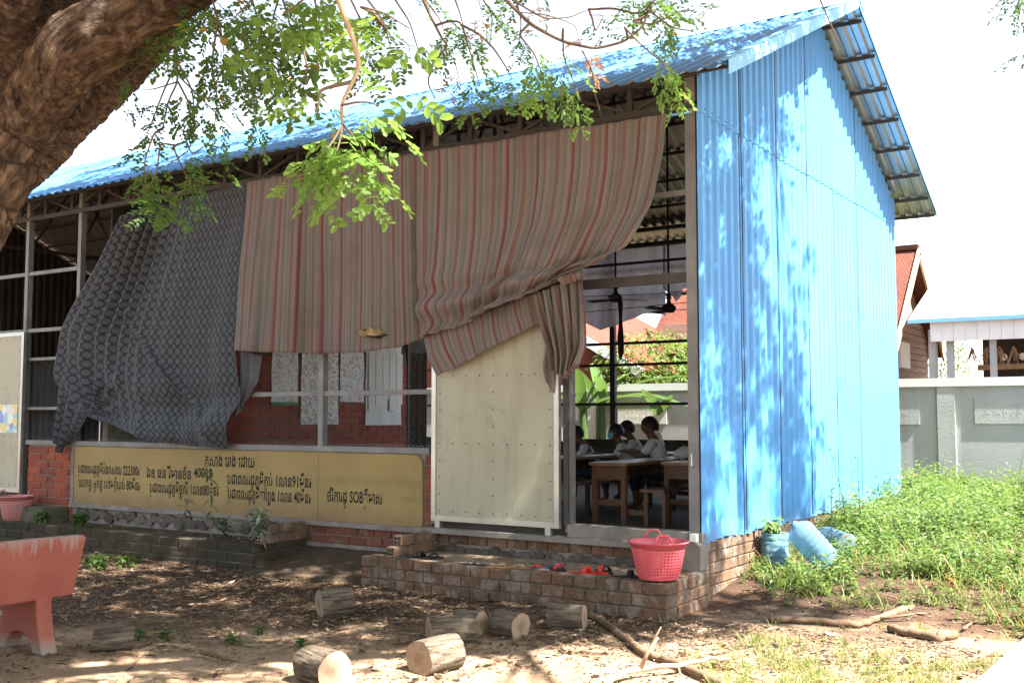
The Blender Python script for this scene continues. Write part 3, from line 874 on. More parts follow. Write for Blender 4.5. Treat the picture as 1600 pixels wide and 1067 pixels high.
cloth('main_cloth', [(190, 338), (290, 310), (388, 286)], [(140, 646), (185, 668), (245, 689), (300, 697), (356, 701)],
      [(190, 338), (140, 440), (100, 516), (93, 590), (112, 634), (140, 646)], [(388, 286), (378, 430), (372, 545), (378, 622), (366, 664), (356, 701)], YF - .10, dfold, M['medallion'], dc, (3.3, 3.4), 200, 120)
cloth('knotted_tail', [(94, 588), (112, 612), (141, 643)], [(88, 690), (93, 708), (104, 694)], [(94, 588), (91, 640), (88, 690)], [(141, 643), (122, 672), (104, 694)], YF - .115,
      lambda u, v, x, z: -.03 * math.sin(u * 17 + v) * (.5 + v) - .01, M['medallion'], dc, (.55, 1.0), 40, 40)
cloth('folded_back_edge', [(374, 548), (392, 551), (408, 556)], [(370, 655), (376, 640), (385, 622)], [(374, 548), (376, 600), (370, 655)], [(408, 556), (402, 596), (385, 622)], YF - .05,
      lambda u, v, x, z: -.03 * math.sin(u * 12), plain('cloth_reverse', (.11, .115, .13), (.08, .085, .1), 6, .9), dc, (.4, 1), 30, 30)

sc1 = empty('striped_curtain', tuple(onY(520, 550, YF - .1)), 0, 'red and beige striped curtain panel hanging straight over the mesh window', 'curtain', 'striped facade curtains')
def sfold(u, v, x, z):
    f = -.045 * math.sin(u * 10 + .8) * (.3 + v) - .012 * math.sin(u * 63 + 2 * math.sin(v * 2)) * (.4 + .6 * v)
    for c, w, a in ((.10, .012, .07), (.16, .018, .10), (.30, .016, .09), (.405, .010, .08), (.52, .012, .04), (.62, .02, .05), (.80, .014, .05), (.93, .012, .05)):
        f += -a * math.exp(-((u - c - .01 * v) / w) ** 2) * (.4 + .6 * v)
    f += .03 * mnoise.noise(Vector((x * 1.6, z * 1.1, 5.3)))
    return f - .02
cloth('main_cloth', [(389, 285), (520, 262), (661, 239)], [(372, 548), (420, 551), (500, 552), (570, 551), (625, 543), (663, 527)],
      [(389, 285), (382, 400), (372, 548)], [(661, 239), (662, 380), (663, 527)], YF - .13, sfold, M['stripe'], sc1, (3.45, 2.6), 220, 60)
# scorched tear with pale batting showing
A = onY(588, 520, YF - .16)
pl = []
for i in range(26):
    a = i * 2 * math.pi / 26
    x_, z_ = A[0] + .20 * math.cos(a) * R.uniform(.75, 1.1), A[2] + .055 * math.sin(a) * R.uniform(.6, 1.15)
    pl.append((x_, z_))
yt = YF - .13 + min(sfold(.742 + k * .012, .90, A[0] + k * .04, A[2]) for k in range(-5, 6)) - .006
mb = MB(); mb.prism([(x_, yt, z_) for x_, z_ in pl][::-1], (0, .004, 0)); part('torn_patch', mb, plain('scorched_cloth', (.42, .30, .13), (.05, .03, .02), 16, .9), sc1)
mb = MB(); mb.tube([onY(572, 525, yt - .006), onY(590, 527, yt - .012), onY(606, 523, yt - .006)], [.006, .014, .005], 6)
part('burnt_edge', mb, M['black'], sc1)

sc2 = empty('striped_curtain', tuple(onY(850, 450, YF - .1)), 0, 'red and beige striped curtain pulled up and bundled above the cream door', 'curtain', 'striped facade curtains')
def gfold(u, v, x, z):
    s = sstep(.25, 1.0, v)
    f = -.05 * s * math.sin(u * 58 + 4 * v) * (.35 + .65 * u)
    f += -.045 * math.sin(u * 12 + 1) * (.3 + v) - .010 * math.sin(u * 77 + v)
    f += -.16 * s * (u ** .5) * (1 - (2 * v - 1.15) ** 2 * .2)
    # heavy rolls where the cloth is bundled towards its lower edge
    f += -.05 * sstep(.62, .8, v) * math.sin((v - .62) * 34 + u * 2.5)
    f += -.07 * math.exp(-((u - .43 + .05 * v) / .03) ** 2) * sstep(.2, .9, v)
    f += .03 * mnoise.noise(Vector((x * 1.7, z * 1.2, 8.3)))
    return f - .03
cloth('main_cloth', [(655, 240), (850, 209), (1043, 179)], [(663, 529), (700, 520), (779, 489), (840, 462), (880, 440), (896, 428)],
      [(655, 240), (657, 380), (663, 529)], [(1043, 179), (1038, 240), (1022, 322), (988, 386), (945, 411), (896, 428)], YF - .14, gfold, M['stripe'], sc2, (3.0, 2.6), 240, 90)
cloth('lower_flap', [(664, 524), (779, 480), (848, 455)], [(685, 588), (792, 532), (852, 500)], [(664, 524), (672, 560), (685, 588)], [(848, 455), (850, 480), (852, 500)], YF - .155,
      lambda u, v, x, z: -.02 * math.sin(u * 9 + v * 3) - .015 * math.sin(u * 31) * v - .02, M['stripe'], sc2, (1.9, .6), 90, 24)
cloth('hanging_tail', [(838, 462), (872, 446), (912, 428)], [(868, 578), (884, 592), (905, 570)], [(838, 462), (851, 512), (862, 545), (868, 578)], [(912, 428), (917, 490), (918, 540), (905, 570)], YF - .17,
      lambda u, v, x, z: -.055 * math.sin(u * 34 + 1.5 * v) * (.6 + .4 * v) - .02 * math.sin(u * 71) - .03, M['stripe'], sc2, (1.5, 1.1), 110, 40)
cloth('loose_corner', [(852, 542), (872, 552)], [(853, 598), (866, 616)], [(852, 542), (850, 575), (853, 598)], [(872, 552), (869, 590), (866, 616)], YF - .19,
      lambda u, v, x, z: -.02 * math.sin(u * 8 + v * 3), M['stripe'], sc2, (.5, .5), 20, 20)
cloth('rolled_knot', [(884, 430), (900, 424), (915, 424)], [(880, 446), (898, 440), (914, 434)], [(884, 430), (876, 438), (880, 446)], [(915, 424), (920, 429), (914, 434)], YF - .30,
      lambda u, v, x, z: -.05 * math.sin(math.pi * v) - .02 * math.sin(u * 20), M['stripe'], sc2, (.6, .3), 24, 14)
# curtain pole that carries them
mb = MB(); mb.tube([onY(385, 291, YF - .06), onY(700, 239, YF - .06), onY(1080, 175, YF - .06)], .012, 8)
tag(mb.build('curtain_pole', M['cyan_trim']), 'thin blue pipe the striped curtains hang from', 'curtain pole')

# grey shade cloth over the rear opening, white light through it
t = NT('shade_cloth'); pos = t.pos()
M['grey_cloth'] = fabric(t, t.mix(t.noise(1.2, 5, t.scaled(pos, (6, 1, 1)), .6), (.20, .19, .21), (.40, .39, .41)), .55)
shc = empty('shade_cloth', tuple(onY(1000, 470, YB - .1)), 0, 'thin grey shade cloth hung across the top of the rear window opening', 'curtain')
def rearcloth(x0, x1, zt, zb, ph):
    nu, nv = 60, 14; V = []
    for j in range(nv):
        for i in range(nu):
            u, v = i / (nu - 1), j / (nv - 1)
            x = x0 + (x1 - x0) * u
            low = zb + .10 * math.sin(u * 9 + ph) + .07 * mnoise.noise(Vector((u * 9, ph, 0)))
            V.append((x, YB - .06 + .03 * math.sin(x * 16 + ph) * (.4 + v), zt + (low - zt) * v))
    k = np.arange(nv - 1)[:, None] * nu + np.arange(nu - 1)[None, :]
    return link('cloth_panel', npmesh('cloth_panel', V, np.stack([k, k + nu, k + nu + 1, k + 1], -1).reshape(-1, 4), M['grey_cloth'], True), shc)
rearcloth(-9.6, -7.25, 4.33, 3.15, 0); rearcloth(-7.28, -6.6, 4.33, 3.55, 2); rearcloth(-12.0, -9.55, 4.33, 3.3, 4)
mb = MB()
mb.tube([(-9.6, YB - .1, 3.62), (-7.5, YB - .1, 3.56), (-4, YB - .1, 3.60)], .006, 5); mb.tube([(-9.6, YB - .14, 3.30), (-7.5, YB - .16, 3.36), (-4, YB - .12, 3.48)], .006, 5)
part('hanging_cord', mb, M['black'], shc)

# ================================================================== INSIDE THE CLASSROOM
def make_desk(name, label, x, y, length, group):
    """long wooden desk whose length runs away from the door, with the bench fixed behind it"""
    root = empty(name, (x, y, FLOOR), 0, label, 'desk', group)
    top = MB(); top.box(-.20, .20, 0, length, .575, .605); local('desk_top', top, M['wood_top'], root)
    ap = MB(); ap.box(-.17, -.15, .05, length - .05, .43, .572); local('apron', ap, M['wood'], root)
    ap = MB(); ap.box(-.15, .17, .03, .055, .44, .572); local('end_panel', ap, M['wood'], root)
    for sx in (-.16, .16):
        for yy in (.06, length - .06):
            l = MB(); l.box(sx - .025, sx + .025, yy - .025, yy + .025, 0, .573); local('leg', l, M['wood'], root)
    st = MB(); st.box(-.13, .13, .05, .07, .19, .24); local('stretcher', st, M['wood'], root)
    st = MB(); st.box(.35, .60, .02, length - .02, .33, .36); local('bench_seat', st, M['wood'], root)
    for sx in (.38, .57):
        for yy in (.1, length - .1):
            l = MB(); l.box(sx - .02, sx + .02, yy - .02, yy + .02, 0, .328); local('bench_leg', l, M['wood'], root)
    r_ = MB(); r_.box(.19, .36, .09, .11, .10, .15); local('floor_rail', r_, M['wood'], root)
    return root
G = 'wooden school desks'
make_desk('school_desk', 'wooden school desk nearest the doorway, its end facing out', -5.02, 9.30, 1.9, G)
make_desk('school_desk', 'wooden school desk at the doorpost, right of the nearest desk', -4.45, 9.75, 1.9, G)
make_desk('school_desk', 'wooden desk just behind the nearest desk, seen beside the door edge', -6.2, 9.9, 1.7, G)
make_desk('school_desk', 'wooden desk at the back of the room in front of the rear window', -5.75, 12.0, 1.9, G)
make_desk('school_desk', 'rearmost wooden desk by the doorpost under the rear window', -4.75, 12.2, 1.9, G)
make_desk('school_desk', 'wooden desk behind the mesh window left of the cream door', -7.9, 9.3, 1.7, G)
make_desk('school_desk', 'wooden desk below the dark patterned curtain in the left classroom', -12.6, 9.3, 1.8, G)

def skin(name, V, E, rads, mat, sub=2):
    me = bpy.data.meshes.new(name); me.from_pydata(V, E, [])
    o = bpy.data.objects.new(name, me); COL.objects.link(o)
    o.modifiers.new('skin', 'SKIN')
    for i, sv in enumerate(me.skin_vertices[0].data):
        r_ = rads[i]; sv.radius = r_ if hasattr(r_, '__len__') else (r_, r_)
        sv.use_root = (i == 0)
    s_ = o.modifiers.new('sub', 'SUBSURF'); s_.levels = sub; s_.render_levels = sub
    bpy.context.view_layer.update()
    out = bpy.data.meshes.new_from_object(o.evaluated_get(bpy.context.evaluated_depsgraph_get()))
    bpy.data.objects.remove(o); out.name = name; out.materials.clear(); out.materials.append(mat)
    out.polygons.foreach_set('use_smooth', [True] * len(out.polygons))
    return out
def pupil_meshes(lean, headpitch, shirt):
    """seated child facing -X, origin on the floor below the pelvis"""
    V, E, Rd = [], [], []
    def v(p, r_, a=None):
        V.append(p); Rd.append(r_)
        if a is not None: E.append((a, len(V) - 1))
        return len(V) - 1
    pel = v((0, 0, .43), (.115, .10)); bel = v((-.03 - lean * .3, 0, .54), (.105, .085), pel); che = v((-.06 - lean * .7, 0, .66), (.12, .09), bel)
    nb = v((-.08 - lean, 0, .755), (.055, .05), che); nk = v((-.10 - lean, 0, .80), .04, nb)
    hx = -.115 - lean - headpitch * .05
    h0 = v((hx, 0, .855), (.062, .07), nk); h1 = v((hx - headpitch * .03, 0, .905), (.080, .092), h0); h2 = v((hx - headpitch * .03, 0, .955), (.077, .088), h1); v((hx - .0, 0, .995), (.045, .05), h2)
    ns = v((hx - .092, 0, .885), .012, h1)
    for s in (-1, 1):
        sh = v((-.075 - lean * .9, s * .115, .715), .052, nb); el = v((-.17 - lean, s * .165, .57), .036, sh)
        wr = v((-.35 - lean, s * .09, .635), .024, el); pm = v((-.40 - lean, s * .075, .638), (.030, .016), wr)
        for k in range(4):
            f1 = v((-.437 - lean, s * (.055 + .014 * k), .641), .0085, pm)
            v((-.465 - lean - (.008 if k in (1, 2) else 0), s * (.053 + .014 * k), .630), .0075, f1)
        t1 = v((-.40 - lean, s * .045, .640), .009, pm); v((-.425 - lean, s * .036, .635), .0075, t1)
        ea = v((hx + .012, s * .088, .905), .012, h1)
        hp = v((-.05, s * .075, .42), .075, pel); kn = v((-.33, s * .08, .41), .055, hp); an = v((-.31, s * .08, .08), .034, kn); v((-.40, s * .085, .03), .028, an)
    body = skin('body', V, E, Rd, M['skin'], 1)
    V, E, Rd = [], [], []
    pel = v((0, 0, .40), (.128, .115)); bel = v((-.03 - lean * .3, 0, .54), (.122, .10), pel); che = v((-.06 - lean * .7, 0, .66), (.118, .092), bel); nb = v((-.08 - lean, 0, .752), (.066, .058), che)
    for s in (-1, 1):
        sh = v((-.075 - lean * .9, s * .115, .712), .056, nb); v((-.15 - lean, s * .156, .60), .047, sh)
    sm = skin('shirt', V, E, Rd, M[shirt], 2)
    V, E, Rd = [], [], []
    pel = v((.01, 0, .405), (.13, .11))
    for s in (-1, 1):
        hp = v((-.05, s * .075, .42), .086, pel); kn = v((-.33, s * .08, .41), .066, hp); v((-.32, s * .08, .18), .055, kn)
    tm = skin('trousers', V, E, Rd, M['trousers'], 1)
    mb = MB(); n, m = 16, 9; vs = []
    for j in range(m + 1):
        th = math.pi * .68 * j / m
        for i in range(n):
            ph = 2 * math.pi * i / n
            front = .5 - .5 * math.cos(ph - math.pi) if False else .5 + .5 * math.cos(ph - math.pi)   # 1 towards -X (the face)
            t2 = min(th, math.pi * (.68 - .30 * front))
            rr = 1 + .05 * mnoise.noise(Vector((math.cos(ph) * 3, math.sin(ph) * 3, th * 4)))
            vs.append((hx + .008 + .104 * rr * math.sin(t2) * math.cos(ph), .094 * rr * math.sin(t2) * math.sin(ph), .915 + .108 * rr * math.cos(t2)))
    mb.add(vs, [(j * n + i, j * n + (i + 1) % n, (j + 1) * n + (i + 1) % n, (j + 1) * n + i) for j in range(m) for i in range(n)])
    hm = mb.mesh('hair', M['hair'], True)
    eye = MB()
    for s in (-1, 1): eye.lathe([(.001, -.008), (.008, -.003), (.008, .003), (.001, .008)], 8, (hx - .080, s * .032, .918))
    em = eye.mesh('eyes', M['black'], True)
    return body, sm, tm, hm, em, hx
PUP = {}
def pupil(label, x, y, rz=0, lean=.05, hp=.5, shirt='shirt', mask=False, sc=1.0):
    k = (lean, hp, shirt)
    if k not in PUP: PUP[k] = pupil_meshes(*k)
    b, s, t, h, e, hx = PUP[k]
    root = empty('person', (x, y, FLOOR), rz, label, 'person', 'pupils in the classroom'); root.scale = (sc,) * 3
    ob = link('body', b, root, (0, 0, 0)); link('shirt', s, root, (0, 0, 0)); link('trousers', t, root, (0, 0, 0)); link('hair', h, root, (0, 0, 0)); link('eyes', e, root, (0, 0, 0))
    if mask:
        mb = MB(); vs = []
        for j in range(4):
            for i in range(9):
                a = math.pi + (i - 4) / 4 * 1.25
                vs.append((hx + .098 * math.cos(a) - .008 * (1 if j in (1, 2) else 0), .088 * math.sin(a), .838 + j * .022))
        mb.add(vs, [(j * 9 + i, j * 9 + i + 1, (j + 1) * 9 + i + 1, (j + 1) * 9 + i) for j in range(3) for i in range(8)])
        local('face_mask', mb, M['mask'], root, True)
    return root
def seat(px, D): p = atD(px, 672, D); return p[0] + .15, p[1]
x, y = seat(918, 13.2); pupil('pupil in white shirt bent low over the desk beside the curtain tail', x, y, .5, .12, 1.2, sc=.93)
x, y = seat(968, 13.0); pupil('pupil in white shirt wearing a light blue face mask', x, y, .5, .05, .5, mask=True, sc=.95)
x, y = seat(992, 13.6); pupil('pupil in white shirt sitting right behind the masked one', x, y, .3, .09, .8, sc=.99)
x, y = seat(1020, 12.2); pupil('pupil in white shirt closest to the doorpost, reading a sheet of paper', x, y, .1, .05, .3, sc=1.04)
x, y = -12.05, 9.55; pupil('pupil in lilac shirt stooping under the dark patterned curtain', x - .35, y, 0, .12, 1.2, 'shirt_lilac', sc=.93)
pupil('pupil in pale shirt sitting under the dark curtain, right of the lilac one', -11.45, 9.75, 0, .09, .8, 'shirt_lilac', sc=.9)
pupil('pupil seated behind the mesh next to the cream door frame', -7.15, 9.75, 0, .12, 1.2, 'trousers', sc=.9)
def flat_sheet(name, label, cat, c, sx, sy, rz, mat, tilt=0, group=None):
    mb = MB(); mb.box(-sx / 2, sx / 2, -sy / 2, sy / 2, 0, .006)
    o = link(name, mb.mesh(name, mat), None, c); o.rotation_euler = (0, tilt, rz); tag(o, label, cat, group); return o
p = onZ(1002, 706, 1.16)
flat_sheet('exercise_book', 'open white exercise book on the nearest desk top', 'book', (-5.02, 10.45, 1.157), .2, .28, .1, M['paper'])
flat_sheet('exercise_book', 'white exercise book at the far end of the second desk', 'book', (-4.47, 10.55, 1.157), .2, .28, .2, M['paper'])
q = atD(1031, 680, 12.1)
flat_sheet('sheet_of_paper', 'white sheet of paper held upright by the pupil near the doorpost', 'paper', tuple(q - np.array([0, 0, .04])), .15, .21, .7, M['paper'], 1.2)
mb = MB()
for (w, z) in (((.16, .13), 0), ((.19, .14), .05), ((.18, .13), .14), ((.12, .08), .22), ((.03, .03), .26)):
    pass
bag = MB(); prof = [(.15, 0), (.19, .03), (.17, .07), (.11, .115), (.04, .13)]
bag.lathe(prof, 14, (0, 0, 0), cap0=True, cap1=True)
for i, v_ in enumerate(bag.v): bag.v[i] = (v_[0] * .7 + .015 * mnoise.noise(Vector(v_) * 9), v_[1] * 1.15, v_[2] + .02 * mnoise.noise(Vector(v_) * 14))
q = atD(1072, 697, 11.5)
o = link('school_bag', bag.mesh('school_bag', M['shirt'], True), None, (q[0], q[1], 1.16)); tag(o, 'crumpled pale cloth bag on the desk beside the doorpost', 'bag')

def fan(label, p, rz, rodtop, bl=.40):
    root = empty('ceiling_fan', tuple(p), rz, label, 'fan', 'ceiling fans')
    mb = MB(); mb.tube([(0, 0, .09), (0, 0, rodtop - p[2])], .012, 8); local('rod', mb, M['black'], root)
    mb = MB(); mb.lathe([(.01, -.05), (.06, -.045), (.085, -.01), (.075, .03), (.03, .06), (.02, .10), (.035, .12), (.02, .15)], 14, cap0=True, cap1=True); local('motor', mb, M['rubber_black'], root, True)
    for k in range(3):
        a = k * 2 * math.pi / 3; mb = MB()
        d = Vector((math.cos(a), math.sin(a), 0)); s = Vector((-math.sin(a), math.cos(a), 0))
        P = [d * .08 - s * .02, d * .16 - s * .05, d * bl - s * .055, d * bl + s * .055, d * .16 + s * .05, d * .08 + s * .02]
        mb.prism([q_ + Vector((0, 0, -.02 + .12 * q_.dot(s))) for q_ in P], (0, 0, .008)); local('blade', mb, M['rubber_black'], root)
fp = atD(1045, 482, 12.2); fan('black ceiling fan hanging nearer the doorpost', fp, .35, roofz(fp[1]) - .1)
fp = atD(962, 466, 13.0); fan('black ceiling fan hanging beside the rear window post', fp, .9, roofz(fp[1]) - .1)
q = atD(969, 470, 12.9)
mb = MB(); zz = [(0, .0), (.05, -.10), (.03, -.3), (.06, -.5), (.035, -.62), (.01, -.66)]
mb.lathe([(.012, .05), (.045, -.03), (.028, -.22), (.06, -.45), (.05, -.62), (.02, -.70)], 9, cap0=True, cap1=True)
for i, v_ in enumerate(mb.v): mb.v[i] = (v_[0] * .65 * (1 + .4 * math.sin(i * 2.1)), v_[1] * .65 * (1 + .4 * math.cos(i * 1.7)), v_[2])
o = link('cloth_bundle', mb.mesh('cloth_bundle', M['rubber_black'], True), None, (q[0], q[1], q[2])); tag(o, 'dark tied-up strip of cloth dangling below the far fan', 'cloth')

# ================================================================== BRICK LEDGE AND PLANTER
def block_wall(parent, pts, z0, courses, L, H, mat, core, th=.16):
    for a, b in zip(pts[:-1], pts[1:]):
        vec = Vector((b[0] - a[0], b[1] - a[1], 0)); d = vec.normalized(); nrm = Vector((d.y, -d.x, 0))
        A = Vector((*a, 0)) - nrm * .014 + d * .016; B = Vector((*b, 0)) - nrm * .014 - d * .016
        mb = MB(); hh = z0 + courses * (H + .012) - .016
        mb.prism([(A.x, A.y, -.05), (B.x, B.y, -.05), (B.x - nrm.x * th, B.y - nrm.y * th, -.05), (A.x - nrm.x * th, A.y - nrm.y * th, -.05)], (0, 0, hh + .05))
        part('wall_core', mb, core, parent)
        brick_run(parent, mat, a, b, z0, courses, L, H, D=th - .02, proud=.0)
ledge = empty('brick_ledge', (-5.3, 8.2, 0), 0, 'low weathered brick ledge below the doorway, right of the stepped gap', 'ledge')
LZ = .30
block_wall(ledge, [(-6.86, 8.0), (-6.86, 7.80), (-3.68, 7.80), (-3.68, 8.66)], -.01, 3, .20, .09, M['brick_ledge'], M['mortar_dark'])
mb = MB(); mb.box(-6.7, -3.84, 7.94, 8.68, -.03, LZ - .035); part('sand_fill', mb, plain('ledge_sand', (.33, .25, .18), (.17, .12, .09), 5, .95, .1, 0, .7, 50), ledge)
mb = MB(); mb.box(-3.9, -3.69, 8.0, 8.66, .0, LZ - .004); part('end_capping', mb, M['brick_ledge'], ledge)
# stepped brick cheek at the ledge's left end
def cheek(parent, x, y0, mat):
    for c, (ya, zb) in enumerate(((y0, .27), (y0 + .10, .37))):
        brick_run(parent, mat, (x, ya), (x, 8.68), zb, 1, .20, .09, D=.10)
        mb = MB(); mb.box(x - .098, x - .014, ya + .01, 8.67, zb - .005, zb + .085); part('wall_core', mb, M['mortar'], parent)
        for k in (0, 1):
            mb = MB()
            for j in (0, 1):
                mb.tube([(x - .03 - .04 * k, ya - .004, zb + .025 + .038 * j), (x - .03 - .04 * k, ya + .003, zb + .025 + .038 * j)], .012, 8)
            part('brick_hole', mb, M['black'], parent)['kind'] = 'stuff'
cheek(ledge, -6.60, 7.98, M['brick_ledge'])
planter = empty('brick_planter', (-10.5, 8.2, 0), 0, 'long low mossy brick planter in the shade under the yellow panel', 'planter')
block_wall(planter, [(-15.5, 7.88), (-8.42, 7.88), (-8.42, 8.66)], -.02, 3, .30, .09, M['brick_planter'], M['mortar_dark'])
mb = MB(); mb.box(-15.5, -8.56, 8.0, 8.66, -.03, .235); part('soil', mb, M['soil'], planter)
cheek(planter, -8.42, 8.0, M['brick_ledge'])
mb = MB(); mb.box(-13.72, -12.75, 8.33, 8.665, .0, .42); part('side_step', mb, M['mortar_dark'], planter)
# ramp of trodden earth in the gap
mb = MB(); vs = []
for j in range(9):
    for i in range(11):
        x, y = -8.40 + (1.6) * i / 10, 7.45 + 1.22 * j / 8
        vs.append((x, y, -.03 + .23 * (j / 8) ** 1.2 + .012 * mnoise.noise(Vector((x * 6, y * 6, 1)))))
mb.add(vs, [(j * 11 + i, j * 11 + i + 1, (j + 1) * 11 + i + 1, (j + 1) * 11 + i) for j in range(8) for i in range(10)])
o = mb.build('ramp', M['soil'], None, True); o['kind'] = 'structure'; o['label'] = 'ramp of trodden brown earth between the brick ends'

# ================================================================== BASKETS
def basket(name, label, loc, rb, rt, h, mat, rz, tilt=0):
    root = empty(name, loc, rz, label, 'basket', 'plastic baskets'); root.rotation_euler = (tilt, 0, rz)
    def rr(z): return rb + (rt - rb) * (z / h) ** .8
    n = 44
    mb = MB()
    for i in range(n):
        a = 2 * math.pi * i / n
        pts = [(rr(z) * math.cos(a), rr(z) * math.sin(a), z) for z in (0, h * .25, h * .5, h * .8)]
        b = MB()
        for p, q in zip(pts[:-1], pts[1:]):
            mb.bar(p, q, rr(.5 * h) * 2 * math.pi / n * .48, .004, up=(math.cos(a), math.sin(a), 0))
    o = local('upright_slats', mb, mat, root); o['kind'] = 'stuff'
    for k in range(10):
        z = h * (.02 + .082 * k); m2 = MB()
        m2.lathe([(rr(z) - .002, z), (rr(z) + .003, z), (rr(z + .012) + .003, z + .012), (rr(z + .012) - .002, z + .012), (rr(z) - .002, z)], n); local('ring', m2, mat, root, False)
    m2 = MB(); z0, z1 = h * .83, h
    m2.lathe([(rr(z0) - .002, z0), (rr(z0) + .004, z0), (rr(z1) + .004, z1 - .012), (rt + .022, z1 - .010), (rt + .022, z1), (rt - .003, z1), (rr(z0) - .002, z0)], n); local('rim_band', m2, mat, root, True)
    m2 = MB(); m2.lathe([(.001, .004), (rb * .98, .004), (rb * .98, 0), (.001, 0)], 32); local('base', m2, mat, root)
    for s in (-1, 1):
        m2 = MB(); pts = []
        for k in range(9):
            a = math.pi * k / 8
            pts.append((s * (rt + .005 - .01 * math.sin(a)), -.075 + .15 * k / 8, h - .01 + .075 * min(1, 1.5 * math.sin(a))))
        m2.tube(pts, .009, 8); local('handle', m2, mat, root, True)
    return root
p = onZ(1029, 903, LZ)
basket('laundry_basket', 'red plastic lattice basket with two handles at the ledge corner', (p[0], p[1] , LZ - .0), .155, .228, .30, M['red_plastic'], 2.2, .0)
p = onZ(6, 812, .25)
basket('laundry_basket', 'faded pink plastic basket at the far left by the cream door', (p[0] - .02, p[1] + .18, .235), .15, .21, .32, M['pink_plastic'], .4)

# ================================================================== SANDALS
def sandal(label, px, py, rz, sole, strap, L=.24, kind='flip', tilt=0, z=None):
    p = onZ(px, py, LZ - .03 if z is None else z)
    root = empty('sandal', (p[0], p[1], LZ - .034 if z is None else z), rz, label, 'sandal', 'sandals left on the ledge'); root.rotation_euler = (tilt, 0, rz)
    out = []
    for i in range(20):
        a = 2 * math.pi * i / 20; c, s = math.cos(a), math.sin(a)
        w = .040 + .008 * c
        out.append((L / 2 * c, w * s * (1 - .18 * math.exp(-((c + .15) / .3) ** 2)), 0))
    mb = MB(); mb.prism(out, (0, 0, .022)); local('sole', mb, sole, root)
    if kind == 'flip':
        for s in (-1, 1):
            mb = MB(); mb.tube([(L * .30, 0, .022), (L * .22, s * .018, .048), (L * .06, s * .036, .045), (-.02, s * .040, .02)], .0065, 6); local('strap', mb, strap, root, True)
    else:
        for (xa, xb) in ((.20, .04),):
            mb = MB(); vs = []
            for k in range(9):
                a = math.pi * k / 8
                for xx_ in (L * xa, L * xb): vs.append((xx_, .047 * math.cos(a), .018 + .05 * math.sin(a)))
            mb.add(vs, [(2 * k, 2 * k + 1, 2 * k + 3, 2 * k + 2) for k in range(8)])
            o = local('strap', mb, strap, root, True); o.modifiers.new('th', 'SOLIDIFY').thickness = .006
        if kind == 'cross':
            mb = MB(); mb.tube([(L * .05, -.045, .02), (L * .12, -.02, .068), (L * .2, .02, .066), (L * .24, .044, .02)], .011, 6); local('strap', mb, strap, root, True)
    return root
tanm = plain('tan_foam', (.45, .28, .13), (.36, .21, .10), 9, .7); redm = plain('red_rubber', (.62, .05, .04), (.5, .035, .03), 9, .55); blk = M['rubber_black']
grm = plain('grey_rubber', (.12, .12, .14), (.08, .08, .09), 9, .7); orm = plain('orange_rubber', (.62, .18, .05), (.5, .14, .04), 9, .6)
sandal('tan flip-flop, the left one of the tan pair', 778, 888, .3, tanm, tanm)
sandal('tan flip-flop, the right one of the tan pair', 806, 889, .1, tanm, tanm, .27)
sandal('dark grey sandal with a red edge, right of the tan pair', 834, 890, .2, grm, redm, .22, 'flip')
sandal('black slide sandal with red striped strap', 871, 891, -.5, blk, redm, .25, 'slide')
sandal('grey sandal tucked behind the red striped slide', 862, 886, .5, grm, grm, .25, 'slide')
sandal('bright red sandal with crossed straps, the left of the two', 911, 897, -.1, redm, redm, .26, 'cross')
sandal('bright red sandal leaning on the black one', 932, 896, .5, redm, redm, .25, 'cross')
sandal('black sandal just left of the red basket', 943, 894, -.5, blk, blk, .26, 'slide')
sandal('black lattice sandal half hidden by the red basket', 978, 903, .4, blk, blk, .26, 'cross')
sandal('black strappy sandal near the stepped brick end', 652, 872, .1, blk, blk, .27, 'cross')
sandal('black flip-flop lying by the stepped brick end', 672, 872, .6, blk, blk, .26, 'flip')
sandal('dark sandal left of the tan pair', 742, 884, .2, blk, grm, .24, 'flip')

# ================================================================== CONCRETE BENCH
t = NT('red_bench_paint'); pos = t.pos()
sp_ = t.n('ShaderNodeSeparateXYZ'); t.set(sp_.inputs[0], pos)
drip = t.noise(1.0, 5, t.scaled(pos, (14, 14, 1.4)), .65)
col = t.mix(t.ramp(t.noise(2.4, 6, pos, .6), [(.35, 0.), (.7, 1.)]), (.29, .07, .052), (.34, .12, .075))
col = t.mix(t.ramp(t.math('ADD', drip, t.math('MULTIPLY', t.math('SUBTRACT', sp_.outputs[2], .66), 1.6)), [(.56, 0.), (.72, .8)]), col, (.33, .26, .22))
col = t.mix(t.ramp(sp_.outputs[2], [(.02, .9), (.12, 0.)]), col, (.30, .26, .21))
t.surf(col, .7, .3, 0, t.bump(t.noise(22, 5, pos), .25, .012)); M['bench'] = t.m
bench = empty('concrete_bench', (-6.95, 4.1, 0), 0, 'red painted concrete bench seen from behind at the left edge', 'bench')
XB = -6.74
bz = [(4.72, .745), (4.66, .365)]
mb = MB()
def slab(pts, dx, tilt): return [(XB + tilt * (z - .36), y, z) for y, z in pts]
mb.prism(slab([(3.0, .35), (4.64, .36), (4.71, .75), (4.69, .775), (3.0, .79)], 0, .10), (-.075, 0, 0))
o = part('backrest', mb, M['bench'], bench); bv = o.modifiers.new('b', 'BEVEL'); bv.width = .012; bv.segments = 2
mb = MB(); mb.box(XB - .52, XB - .06, 3.0, 4.66, .37, .44); o = part('seat', mb, M['bench'], bench); bv = o.modifiers.new('b', 'BEVEL'); bv.width = .015; bv.segments = 2
